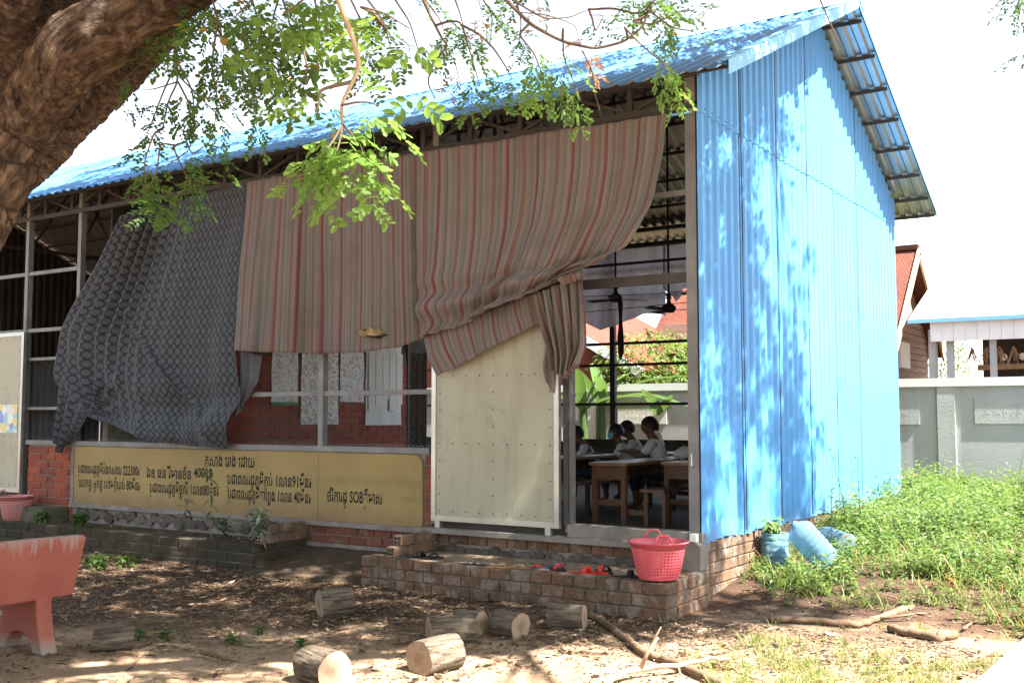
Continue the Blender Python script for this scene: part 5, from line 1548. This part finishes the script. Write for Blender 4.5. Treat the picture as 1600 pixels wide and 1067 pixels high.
# white-roofed open pavilion
pv = empty('open_pavilion', tuple(atD(1530, 600, 25)), 0, 'open-sided shelter with bright white metal roof beyond the boundary wall', 'shelter')
YP = 24.5
x0, x1 = float(onY(1418, 497, YP)[0]), float(onY(1760, 480, YP)[0])
ze = float(onY(1500, 497, YP)[2]); zr = float(onY(1500, 404, YP + 4)[2])
pr = quad_part('roof', [(x0, YP, ze), (x1, YP, ze), (x1, YP + 4.0, zr), (x0 + .1, YP + 4.0, zr)], .04, plain('white_metal_roof', (.80, .80, .79), (.74, .74, .73), 1, .5), pv)
mb = MB(); mb.box(x0, x1, YP - .03, YP - .005, ze - .07, ze + .02); part('eave_trim', mb, M['cyan_trim'], pr)
k = 0; x = x0 + .45
while x < x1:
    mb = MB(); mb.box(x, x + .235, YP + .1 + .01 * (k % 2), YP + .13 + .01 * (k % 2), ze - .48, ze - .06); part('fascia_board', mb, M['white_paint'], pv); x += .24; k += 1
for px, w in ((1458, .08), (1485, .07), (1552, .06), (1640, .08)):
    x = float(onY(px, 560, YP + .3)[0]); mb = MB(); mb.box(x - w, x + w, YP + .25, YP + .4, .2, ze - .2); part('post', mb, M['wall_grey'], pv)
mb = MB(); mb.box(x0 + .9, x1, YP + 3.7, YP + 3.8, .2, zr - .15); part('rear_wall', mb, M['rust_sheet'], pv)
for k in range(6):
    y = YP + .6 + k * .55
    mb = MB(); mb.bar((x0 + .7, y, ze - .25 + .05 * k), (x1, y, ze - .25 + .05 * k), .08, .09); part('rafter', mb, M['boards'], pv)
k = 0; x = x0 + .9
while x < x1:
    mb = MB(); mb.bar((x, YP + .2, ze - .16), (x, YP + 3.6, ze + .2), .05, .07); part('rafter', mb, M['boards'], pv); x += .55
mb = MB(); mb.tube([(x0 + .9, YP + 3, ze - .95), (x1, YP + 3.0, ze - .90)], .07, 8); part('log_beam', mb, M['dead_wood_pale'], pv)
for k in range(9):
    x = x0 + 1.5 + k * .42
    mb = MB(); mb.lathe([(.001, 0), (.085, .01), (.085, .02), (.001, .03)], 12)
    mb.v = [(x + a, YP + 2.8 + c_, ze - .72 + b) for a, b, c_ in mb.v]; part('paper_disc', mb, M['paper'], pv)
for px, lab in ((1518, 'dry straw bundle hanging leftmost in the white-roofed shelter'), (1543, 'thin dry bundle hanging in the middle of the shelter'), (1562, 'dry straw bundle hanging beside the shelter post'), (1584, 'pale hanging gourd-like bundle rightmost in the shelter')):
    q = onY(px, 560, YP + 1.5); mb = MB()
    for s in range(9):
        mb.tube([(q[0], q[1], ze - .55), (q[0] + R.uniform(-.05, .05), q[1], q[2] + .2), (q[0] + R.uniform(-.22, .22), q[1] + R.uniform(-.1, .1), q[2] - .12 + R.uniform(-.1, .1))], [.008, .016, .006], 5)
    tag(mb.build('straw_bundle', M['dead_wood_pale']), lab, 'straw bundle', 'bundles hanging in the shelter')
# red-roofed houses seen through the classroom
c = atD(893, 640, 28); house('brick_house', 'brick house with large red tiled roof seen through the doorway', (c[0], c[1], .3), .02, 6.4, 6, 2.5, 1.75, .45, M['tile_red'], M['brick'], group='red-roofed houses behind the school')
c = atD(1065, 640, 38); house('brick_house', 'farther red-roofed house at the doorpost, behind the first', (c[0], c[1], .3), .6, 7, 7, 2.5, 1.2, .4, M['tile_red'], M['brick'], group='red-roofed houses behind the school')
c = atD(640, 640, 30); house('brick_house', 'red-roofed house glimpsed past the classroom partition', (c[0], c[1], .3), .3, 7, 8, 2.6, 2.2, .4, M['tile_red'], M['brick'], group='red-roofed houses behind the school')

# banana plants behind the wall
def banana(label, px, D, h, n, seed):
    rr = random.Random(seed)
    c = atD(px, 640, D); root = empty('banana_plant', (c[0], c[1], .3), 0, label, 'banana plant', 'banana plants behind the wall')
    mb = MB(); mb.tube([(c[0], c[1], .3), (c[0], c[1], .3 + h * .5)], [.12, .07], 9); part('stem', mb, M['banana'], root)
    for k in range(n):
        V, Fq = leaf_quads(h * rr.uniform(.42, .58), .24, .18, rr.uniform(.15, .7), 10)
        V = V @ rotm(k * 2.3 + rr.uniform(-.3, .3), rr.uniform(.5, 1.35), rr.uniform(-.3, .3)).T + np.array([c[0], c[1], .3 + h * .48])
        link('leaf', npmesh('leaf', V, Fq, M['banana'], True), root)
banana('tall banana plant left of the rear window post', 912, 20.8, 2.9, 7, 1)
banana('banana plant with upright leaf beside the rear window post', 940, 21.5, 3.1, 6, 2)
banana('low banana plant showing above the wall right of the rear post', 1035, 21.0, 2.3, 7, 3)

def bush(name, label, c, rx, ry, rz, n, leafL, mat, cat='bush', group='bushes behind the wall', trunk=True, seed=1):
    root = empty(name, (c[0], c[1], .3), 0, label, cat, group)
    rg = np.random.default_rng(seed); a = NP()
    for _ in range(n):
        d = rg.normal(size=3); d /= np.linalg.norm(d); r_ = rg.uniform(.45, 1.0) ** .6
        r_ *= 1 + .35 * mnoise.noise(Vector(d * 2.2) + Vector((seed, 0, 0)))
        V, Fq = leaf_quads(leafL * rg.uniform(.6, 1.2), leafL * .42, .2, .3, 2)
        a.add(V @ rotm(rg.uniform(0, 6.28), rg.uniform(-.7, .9), rg.uniform(-.6, .6)).T + np.array(c) + d * r_ * np.array([rx, ry, rz]), Fq)
    link('crown', a.mesh('crown', M[mat]), root)
    mb = MB()
    for k in range(5):
        e = np.array(c) + rg.normal(0, .35, 3) * np.array([rx, ry, rz])
        mb.tube([(c[0], c[1], .25), ((c[0] + e[0]) / 2, (c[1] + e[1]) / 2, c[2] * .6), tuple(e)], [.05, .035, .012], 6)
    part('trunk', mb, M['bark_twig'], root)
c = atD(1020, 565, 23.5); bush('round_bush', 'rounded pale green bush above the wall, seen through the doorway', (c[0], c[1], c[2] - .1), 1.5, 1.2, .75, 2400, .14, 'weed', seed=3)
c = atD(1075, 590, 22.5); bush('round_bush', 'bush partly hidden by the doorpost behind the wall', (c[0], c[1], c[2] - .2), 1.2, 1.0, .7, 1300, .14, 'weed', seed=4)
c = atD(1468, 560, 30); bush('round_bush', 'small green bush between the wooden house and the shelter posts', (c[0], c[1], c[2] - .3), .9, .9, 1.3, 1300, .13, 'weed', seed=5)
# far belt of greenery that closes the horizon
def far_wood():
    rg = np.random.default_rng(9); a = NP()
    for k in range(150):
        az_ = -1.9 + 3.2 * k / 150; D = rg.uniform(62, 90)
        cx_, cy_ = -math.sin(az_) * D - 5, math.cos(az_) * D
        h = rg.uniform(2.2, 4.0)
        for _ in range(70):
            d = rg.normal(size=3); d /= np.linalg.norm(d); d[2] = abs(d[2])
            V, Fq = leaf_quads(1.2, .7, .2, .3, 2)
            a.add(V @ rotm(rg.uniform(0, 6.28), rg.uniform(-.6, 1)).T + np.array([cx_, cy_, .3]) + d * np.array([2.6, 2.6, h]) * rg.uniform(.4, 1), Fq)
    o = link('distant_trees', a.mesh('distant_trees', M['weed'])); tag(o, 'low belt of distant trees beyond the houses', 'trees', kind='stuff')
far_wood()

# ================================================================== THE BIG TREE
def bark_mat():
    t = NT('tree_bark'); 
    at = t.n('ShaderNodeAttribute'); at.attribute_name = 'bark'
    h = at.outputs['Fac']; pos = t.pos()
    a2 = t.n('ShaderNodeAttribute'); a2.attribute_name = 'barkco'; bv = a2.outputs['Vector']
    fib = t.noise(26, 7, bv, .7, .6); crk = t.noise(60, 4, bv, .6)
    mixh = t.math('ADD', t.math('MULTIPLY', h, .45), t.math('ADD', t.math('MULTIPLY', t.math('SUBTRACT', fib, .5), 1.7), t.math('MULTIPLY_ADD', crk, .5, .0)))
    col = t.ramp(mixh, [(.05, (.016, .010, .007)), (.32, (.065, .040, .026)), (.6, (.165, .108, .070)), (1, (.33, .24, .155))])
    col = t.mix(t.ramp(t.noise(2.5, 6, pos, .65), [(.45, 0.), (.7, .5)]), col, (.035, .021, .015))
    lich = t.ramp(t.noise(6.5, 5, pos, .6), [(.64, 0.), (.70, .35)])
    col = t.mix(lich, col, (.20, .17, .13))
    t.surf(col, .9, .2, 0, t.bump(t.math('ADD', mixh, t.math('MULTIPLY', t.noise(70, 6, pos, .7), .4)), 1.0, .03))
    return t.m
M['bark'] = bark_mat()
tree = empty('shade_tree', (0, 0, 0), 0, 'large spreading tree with deeply furrowed bark at the left, leaves hanging over the roof', 'tree')
TD = 5.0
def pxs(L): return [np.array(atD(*q[:3])) for q in L]
limbs = []
def limb(pts, rads, n=150):
    P = np.array(pts); s = np.linspace(0, len(P) - 1, n)
    def cr(t_):                                   # Catmull-Rom through the points
        i = min(int(t_), len(P) - 2); f = t_ - i
        p0, p1, p2, p3 = P[max(i - 1, 0)], P[i], P[i + 1], P[min(i + 2, len(P) - 1)]
        return .5 * ((2 * p1) + (-p0 + p2) * f + (2 * p0 - 5 * p1 + 4 * p2 - p3) * f * f + (-p0 + 3 * p1 - 3 * p2 + p3) * f ** 3)
    Q = np.array([cr(t_) for t_ in s]); rr = np.interp(s, range(len(P)), rads)
    limbs.append((Q, rr)); return Q, rr
base = atD(-330, 1100, TD); base[2] = -.1
limb([base] + pxs([(-290, 900, TD), (-220, 650, TD), (-155, 460, TD), (-92, 330, TD), (-20, 215, TD)]), [.52, .40, .36, .335, .315, .27])
limb(pxs([(-80, 330, TD), (-5, 200, TD), (80, 108, 4.95), (185, 36, 4.85), (300, -45, 4.7), (480, -150, 4.3)]) + [np.array([-2.6, 3.6, 4.9]), np.array([-1.0, 4.6, 5.8]), np.array([.8, 5.8, 6.4])], [.28, .24, .19, .165, .145, .13, .11, .09, .05])
limb(pxs([(-20, 300, 5.15), (60, 238, 5.35), (122, 176, 5.45), (190, 114, 5.5), (258, 44, 5.45), (326, -44, 5.4)]) + [np.array([-4.2, 6.3, 5.6]), np.array([-3.6, 8.2, 6.9]), np.array([-2.6, 10.2, 7.8])], [.12, .115, .11, .105, .095, .085, .075, .06, .04])
limb(pxs([(-30, 260, TD), (35, 90, 5.05), (75, -30, 5.0), (110, -180, 4.8)]) + [np.array([-4.4, 3.6, 5.6]), np.array([-5.6, 5.0, 7.4]), np.array([-7, 6.4, 8.2])], [.26, .20, .175, .16, .13, .09, .05])
limb(pxs([(-75, 360, 4.95), (-55, 150, 4.85), (-18, 30, 4.7), (30, -60, 4.6)]) + [np.array([-3.4, 2.6, 4.8]), np.array([-2.2, 2.0, 6.0]), np.array([-.4, 2.4, 7.0])], [.24, .19, .165, .15, .12, .09, .05])
# fuse the limbs, then carve furrows that follow them
tmb = MB()
for Q, rr in limbs: tmb.tube(Q[::4], list(rr[::4]), 20)
tme = tmb.mesh('trunk', M['bark'])
to = bpy.data.objects.new('trunk', tme); COL.objects.link(to)
rm = to.modifiers.new('r', 'REMESH'); rm.mode = 'VOXEL'; rm.voxel_size = .019
sm = to.modifiers.new('s', 'SMOOTH'); sm.iterations = 12; sm.factor = .5
bpy.context.view_layer.update()
fused = bpy.data.meshes.new_from_object(to.evaluated_get(bpy.context.evaluated_depsgraph_get()))
bpy.data.objects.remove(to)
nv = len(fused.vertices)
co = np.zeros(nv * 3, np.float32); fused.vertices.foreach_get('co', co); co = co.reshape(-1, 3)
nr = np.zeros(nv * 3, np.float32); fused.vertex_normals.foreach_get('vector', nr); nr = nr.reshape(-1, 3)
C = np.concatenate([q for q, _ in limbs]); T = np.concatenate([np.gradient(q, axis=0) for q, _ in limbs]); T /= np.linalg.norm(T, axis=1)[:, None]
S = np.concatenate([np.r_[0, np.cumsum(np.linalg.norm(np.diff(q, axis=0), axis=1))] + 9 * i for i, (q, _) in enumerate(limbs)]); RR = np.concatenate([r_ for _, r_ in limbs])
idx = np.zeros(nv, int)
Cf = C.astype(np.float32); cc = (Cf ** 2).sum(1) - (RR ** 2).astype(np.float32) * .8
for a0 in range(0, nv, 8000):
    idx[a0:a0 + 8000] = (cc[None] - 2 * co[a0:a0 + 8000] @ Cf.T).argmin(1)
h_ = np.zeros(nv); bc = np.zeros((nv, 3), np.float32)
for i in range(nv):
    k = idx[i]; tv = T[k]; d = co[i] - C[k]; s = float(d @ tv); q = d - s * tv
    # squeeze space along the limb so the noise runs in long ridges
    p = co[i] - tv * float((co[i] - C[k]) @ tv + S[k]) * 0.0
    p = q * 1.0 + tv * (s + S[k]) * .11
    w = mnoise.noise(Vector(co[i] * 4.1 + 5)) * 1.1
    a_ = abs(mnoise.noise(Vector(p * 21 + w))); b_ = abs(mnoise.noise(Vector(p * 44 + 3.3 + w)))
    c_ = mnoise.noise(Vector(co[i] * 26)) * .22
    bc[i] = p
    h_[i] = max(0, min(1, (a_ * 1.7) ** .7 * .68 + b_ * .5 + c_))
big = np.array([mnoise.noise(Vector(c_ * 2.3)) for c_ in co])
co2 = co + nr * ((h_ - .45) * .017 + big * .022)[:, None]
fused.vertices.foreach_set('co', co2.astype(np.float32).ravel())
at = fused.attributes.new('bark', 'FLOAT', 'POINT'); at.data.foreach_set('value', np.clip(h_, 0, 1).astype(np.float32))
at = fused.attributes.new('barkco', 'FLOAT_VECTOR', 'POINT'); at.data.foreach_set('vector', bc.ravel())
fused.polygons.foreach_set('use_smooth', [True] * len(fused.polygons)); fused.materials.clear(); fused.materials.append(M['bark']); fused.update()
link('trunk', fused, tree)

# compound leaves: a stalk with paired side stalks, each with paired oval leaflets
def leaflet(L, W):
    V = np.array([(0, 0, 0), (L * .35, -W / 2, .05 * L), (L * .78, -W * .42, .03 * L), (L, 0, -.03 * L), (L * .78, W * .42, .03 * L), (L * .35, W / 2, .05 * L)])
    return V, np.array([(0, 1, 2, 3), (0, 3, 4, 5)])
def compound(rg, L=.20, pairs=3, lp=5, size=.036):
    a = NP()
    def strip(p, q, w):
        d = q - p; s = np.cross(d, [0, 0, 1.0]); s /= (np.linalg.norm(s) + 1e-9)
        a.add(np.array([p - s * w, p + s * w, q + s * w * .6, q - s * w * .6]), np.array([(0, 1, 2, 3)]))
    dr = rg.uniform(.15, .5)
    ax = lambda u: np.array([L * u, 0, -dr * L * u * u])
    for k in range(3): strip(ax(k / 3), ax((k + 1) / 3), .0014)
    for k in range(pairs):
        u = .35 + .62 * k / max(1, pairs - 1); p = ax(u)
        for s in (-1, 1):
            ang = s * rg.uniform(.6, 1.0); pl_ = L * rg.uniform(.50, .68) * (.75 + .25 * u)
            dv = np.array([math.cos(ang), math.sin(ang), rg.uniform(-.35, .05)]); dv /= np.linalg.norm(dv)
            strip(p, p + dv * pl_, .001)
            for j_ in range(lp):
                w = .15 + .85 * (j_ + .5) / lp; b = p + dv * pl_ * w - np.array([0, 0, .18 * pl_ * w * w])
                for s2 in (-1, 1):
                    if rg.random() < .06: continue
                    V, Fq = leaflet(size * (.65 + .5 * w) * rg.uniform(.8, 1.1), size * .56 * (.65 + .5 * w))
                    az_ = ang + s2 * rg.uniform(.75, 1.15)
                    a.add(V @ rotm(az_, rg.uniform(-.45, .15), rg.uniform(-.5, .5)).T + b, Fq)
    return np.concatenate(a.V), np.concatenate(a.F)
RG = np.random.default_rng(21)
CL = [compound(RG) for _ in range(6)]
CLn = [compound(RG, .22, 2, 4, .055) for _ in range(6)]       # broad leaflets of the young sprays
CLs = [compound(RG, .17, 3, 3, .05) for _ in range(4)]            # simpler leaves for the crown overhead
TWIGS = []
def twig_obj(name, pts, r0, r1, leaves, mat, parent, lsz=1.0, hang=.5, templates=None, side=0, twigmat='bark_twig'):
    """a thin twig with its leaves; pts in world space"""
    P = np.array(pts); n = 6 * len(P); s = np.linspace(0, len(P) - 1, n)
    Q = np.stack([np.interp(s, range(len(P)), P[:, k]) for k in range(3)], 1)
    for _ in range(3): Q[1:-1] = .25 * Q[:-2] + .5 * Q[1:-1] + .25 * Q[2:]
    TWIGS.extend(list(Q))
    mb = MB(); mb.tube(Q, list(np.linspace(r0, r1, n)), 6)
    o = part(name, mb, M[twigmat], parent, True)
    a = NP()
    for (u, az_, el, k) in leaves:
        f = u * (n - 1); i = min(int(f), n - 2); p = Q[i] + (Q[i + 1] - Q[i]) * (f - i)
        V, Fq = (templates or CL)[k % len(templates or CL)]
        a.add((V * lsz * RG.uniform(.75, 1.15)) @ rotm(az_, el, RG.uniform(-.5, .5)).T + p, Fq)
    if a.n: link('foliage', a.mesh('foliage', M[mat]), o)
    return o
def rnd_leaves(n, u0=.25, u1=1.0, el=(-1.1, .1)):
    return [(RG.uniform(u0, u1), RG.uniform(0, 6.28), RG.uniform(*el), int(RG.integers(0, 6))) for _ in range(n)]
VA = YAW                                              # heading that runs to the right across the view
def spray(pts, D, nl, mat='leaf', lsz=1.0, r0=.006, r1=.002, u0=.2, el=(-1.15, .1), jd=.0):
    W = [atD(x_, y_ - (26 if D > 3.5 and y_ > 0 else 0), D + (jd * i / max(1, len(pts) - 1))) for i, (x_, y_) in enumerate(pts)]
    if pts[0][1] > 5 and TWIGS:                       # grows out of the nearest twig above it
        T_ = np.array(TWIGS); up = T_[:, 2] > W[0][2] + .015
        if up.any():
            T_ = T_[up]; nb_ = T_[np.linalg.norm(T_ - W[0], axis=1).argmin()]
            L_ = np.linalg.norm(nb_ - W[0])
            k_ = 2 if L_ > .12 else 1
            W = ([nb_, (nb_ + W[0]) / 2 + np.array([0, 0, .06 * L_])] if k_ == 2 else [nb_]) + W
            u0 = max(u0, (k_ + .4) / (len(W) - 1))
    return twig_obj('leafy_twig', W, r0, r1, rnd_leaves(nl, u0, el=el), mat, tree, lsz, templates=CLn if D < 4.3 else None)
# bare arching twigs that carry them
for pts, D, r0 in (([(740, -60), (790, 0), (830, 40), (880, 66), (930, 77), (975, 66), (1005, 42), (1012, 20)], 4.6, .010), ([(270, 50), (275, 90), (278, 128), (262, 160), (255, 200)], 4.9, .007), ([(278, 128), (300, 170), (305, 200), (296, 235), (260, 260)], 4.9, .005),
                   ([(640, -50), (665, 10), (690, 60), (700, 72), (675, 100), (668, 130), (680, 155)], 4.7, .007), ([(800, 0), (850, 30), (890, 28), (920, 15)], 5.0, .005), ([(278, 128), (240, 140), (215, 140)], 4.9, .004),
                   ([(910, 80), (925, 110), (930, 150), (938, 175)], 4.6, .004), ([(280, 120), (330, 170), (365, 205)], 4.9, .004), ([(1265, -40), (1290, 20), (1305, 55), (1315, 75)], 4.0, .004)):
    twig_obj('bare_twig', [atD(x_, y_, D) for x_, y_ in pts], r0, r0 * .4, [], 'leaf', tree)
# near spray lit by the sun: a pale bent twig that forks
W = [atD(x_, y_, 3.0) for x_, y_ in ((520, -60), (528, 0), (552, 60), (562, 105), (545, 140), (533, 165), (536, 205))]
twig_obj('leafy_twig', W, .009, .004, [(.97, VA + 2.6, -.5, 1), (.93, VA + .3, -.4, 2)], 'leaf_young', tree, .6, twigmat='dead_wood_pale', templates=CLn)
for pts, n_, hd in (([(536, 195), (524, 215), (510, 236), (498, 250)], 6, VA + 3.9), ([(536, 195), (550, 210), (568, 235), (588, 262)], 6, VA - .9), ([(533, 165), (556, 160), (578, 160), (592, 166)], 2, VA - .3), ([(536, 195), (531, 220), (524, 245)], 3, VA + 4.4)):
    W = [atD(x_, y_, 3.0 - .03 * i) for i, (x_, y_) in enumerate(pts)]
    twig_obj('leafy_twig', W, .004, .0015, [((k + 1) / n_, hd + RG.uniform(-.9, .9), RG.uniform(-1.2, -.3), k) for k in range(n_)], 'leaf_young', tree, .60, templates=CLn)
spray([(500, 140), (498, 165), (492, 180)], 3.0, 1, 'leaf_young', .55)
# dense dark mass along the top, left of the middle
for (pts, D, nl, mt) in (
    ([(330, -40), (330, 20), (345, 70), (350, 110)], 4.6, 9, 'leaf'), ([(380, -40), (395, 30), (410, 80), (400, 130)], 4.5, 9, 'leaf'),
    ([(430, -40), (440, 20), (455, 70), (450, 130)], 4.4, 9, 'leaf'), ([(480, -40), (490, 20), (500, 60), (490, 110)], 4.2, 9, 'leaf'),
    ([(540, -40), (545, 20), (570, 70), (585, 110)], 4.5, 8, 'leaf'), ([(300, -30), (300, 30), (310, 75)], 4.8, 8, 'leaf'),
    ([(420, -30), (390, 30), (360, 60)], 4.0, 7, 'leaf'), ([(500, -30), (470, 30), (440, 50)], 3.8, 6, 'leaf_young'), ([(460, -40), (480, 10), (520, 40)], 3.9, 6, 'leaf_young'),
    ([(350, -40), (320, 10), (300, 60)], 5.2, 8, 'leaf'), ([(450, -40), (430, 40), (420, 90), (425, 120)], 5.0, 8, 'leaf'),
    ([(340, 60), (330, 130), (340, 180), (335, 225)], 4.6, 7, 'leaf'), ([(350, 90), (385, 130), (395, 170), (400, 205)], 4.7, 7, 'leaf'),
    ([(400, 100), (430, 130), (440, 150)], 4.4, 4, 'leaf'), ([(470, 90), (480, 130), (478, 160)], 4.2, 4, 'leaf'),
    ([(290, 60), (240, 110), (205, 140), (185, 160)], 5.0, 6, 'leaf'), ([(275, 40), (270, 80), (262, 120)], 4.9, 6, 'leaf'),
    ([(278, 120), (255, 170), (240, 210), (230, 235)], 4.9, 6, 'leaf'), ([(278, 125), (300, 165), (305, 210), (285, 250)], 4.9, 5, 'leaf'),
    ([(285, 230), (300, 270), (330, 245)], 4.8, 3, 'leaf'), ([(240, 235), (225, 280), (228, 320)], 4.8, 6, 'leaf_young'), ([(270, 255), (285, 290), (310, 330)], 4.8, 5, 'leaf_young'), ([(250, 250), (245, 300), (215, 340)], 4.7, 5, 'leaf'),
    ([(600, -30), (620, 30), (640, 60), (655, 110)], 4.6, 5, 'leaf'), ([(570, 20), (600, 60), (610, 100)], 3.6, 3, 'leaf_young'), ([(560, 10), (600, 20), (640, 45)], 3.3, 2, 'leaf_young'),
    ([(640, -40), (660, 20), (690, 60), (700, 100)], 5.2, 5, 'leaf'), ([(690, -40), (705, 10), (720, 50), (730, 95)], 5.0, 6, 'leaf'), ([(730, -40), (745, 10), (770, 50), (765, 100)], 5.2, 7, 'leaf'),
    ([(720, 60), (735, 110), (750, 160)], 4.6, 4, 'leaf'), ([(790, -30), (805, 20), (815, 60), (810, 100)], 5.3, 6, 'leaf'),
    ([(810, 80), (835, 110), (850, 150)], 4.6, 5, 'leaf_young'), ([(880, 70), (880, 115), (895, 150), (908, 185)], 4.4, 7, 'leaf'), ([(770, 100), (790, 130), (800, 150)], 4.8, 3, 'leaf'),
    ([(930, 76), (945, 50), (920, 50)], 5.2, 2, 'leaf'), ([(1000, 50), (1030, 20), (1050, -20)], 4.8, 6, 'leaf'), ([(985, 60), (1020, 65), (1060, 45), (1085, 42)], 4.6, 5, 'leaf_young'),
    ([(975, 68), (1000, 95), (1030, 120), (1060, 145)], 4.4, 6, 'leaf_young'), ([(1010, 40), (1050, 70), (1080, 75)], 4.5, 4, 'leaf'), ([(960, -30), (985, 0), (1000, 25)], 5.0, 4, 'leaf'),
    ([(860, -30), (850, 10), (840, 15)], 5.3, 3, 'leaf'), ([(1060, -40), (1040, 0), (1045, 20)], 4.9, 3, 'leaf'),
    ([(1640, -40), (1600, -10), (1580, 8)], 6.0, 5, 'leaf'), ([(1660, 60), (1610, 90), (1597, 120)], 6.0, 4, 'leaf')):
    spray(pts, D, max(2, int(nl * .8)), mt if D < 4.3 or pts[0][0] > 780 else 'leaf', .80 if pts[0][0] < 600 and D < 4.7 else .72)
# withered brown leaves
for (x_, y_, n_) in ((905, 90, 2), (840, 32, 1), (750, 35, 1), (716, 145, 1), (440, 150, 1)):
    spray([(x_ - 6, y_ - 25), (x_, y_), (x_ + 4, y_ + 18)], 4.7, n_, 'leaf_dry', .55, .003, .001)

# the crown overhead and to the right, out of the picture: it shades yard, roof and gable
def in_frame(P, mar=60):
    v = P - CAM; z = v @ _f
    if z < .25: return False
    px, py = CX + F * (v @ _r) / z, CY - F * (v @ _u) / z
    return -mar < px < 1600 + mar and -mar < py < 1200
hubs = [np.array(p) for p in ((-2.6, 3.6, 4.9), (-1.0, 4.6, 5.8), (.8, 5.8, 6.4), (-3.6, 8.2, 6.9), (-2.6, 10.2, 7.8), (-5.6, 5.0, 7.4), (-7, 6.4, 8.2), (-2.2, 2.0, 6.0), (-.4, 2.4, 7.0), (-4.4, 3.6, 5.6))]
SHADE = []
def shade_goal(kind):
    if kind == 'yard':
        x, y = R.uniform(-14, -3.0), R.uniform(4.2, 8.7); z = 0
        n = mnoise.noise(Vector((x * .55, y * .9, 2.0)))
        if y < 5.05 + (x + 5.7) * 1.0 + .5 * n: return None          # sunlit sand in the foreground
        if n > .36: return None
    elif kind == 'gable':
        x, y, z = XG, R.uniform(8.7, 12.6), R.uniform(.5, 5.3)
        n = mnoise.noise(Vector((y * 1.5, z * .5, 6.0)))
        if y > 11.5 + .8 * n or n > .10: return None
    elif kind == 'bench':
        x, y, z = R.uniform(-7, -6.5), R.uniform(3.2, 4.8), R.uniform(.2, .8)
        if mnoise.noise(Vector((y * 2.2, z * 2.2, 1.0))) > .12: return None
    elif kind == 'front':
        x, y, z = R.uniform(-14, -4.7), YF - .2, R.uniform(.5, 4.2)
        if mnoise.noise(Vector((x * .7, 3.0, z * .7))) > .45: return None
    elif kind == 'roof':
        x, y = R.uniform(-17, -3.3), R.uniform(8.1, 12); z = roofz(y)
        if mnoise.noise(Vector((x * .6, y * .9, 12.0))) > .15: return None
    else:
        x, y, z = R.uniform(-13, -1), R.uniform(-5, 4.4), 0
    return np.array([x, y, z])
clumps = []
for kind, want in (('bench', 26), ('yard', 370), ('gable', 52), ('front', 140), ('roof', 85), ('near', 420)):
    got = 0; tries = 0
    while got < want and tries < 20000:
        tries += 1
        gpt = shade_goal(kind)
        if gpt is None: continue
        Z = R.uniform(5.0, 9.0) if kind != 'roof' else R.uniform(6.8, 10)
        if Z < gpt[2] + .8: continue
        c = gpt + SUN * (Z - gpt[2]) / SUN[2]
        if in_frame(c, 120): continue
        clumps.append(c); got += 1
ca_ = NP(); tw = MB()
for c in clumps:
    for _ in range(13):
        V, Fq = CLs[int(RG.integers(0, 4))]
        p = c + RG.normal(0, .26, 3) * np.array([1, 1, .6])
        if in_frame(p, 25): continue
        ca_.add((V * RG.uniform(.9, 1.3)) @ rotm(RG.uniform(0, 6.28), RG.uniform(-.7, .3), RG.uniform(-.4, .4)).T + p, Fq)
    hb = min(hubs, key=lambda h: np.linalg.norm(h - c))
    mid = (hb + c) / 2 + np.array([0, 0, .15 + .05 * np.linalg.norm(hb - c)])
    if not any(in_frame(hb + (c - hb) * f_ + np.array([0, 0, .3]) * f_ * (1 - f_), 5) for f_ in (.2, .4, .5, .6, .8)):
        tw.tube([hb, mid, c], [.022, .014, .005], 4, False)
link('crown', ca_.mesh('crown', M['leaf']), tree); part('boughs', tw, M['bark_twig'], tree)
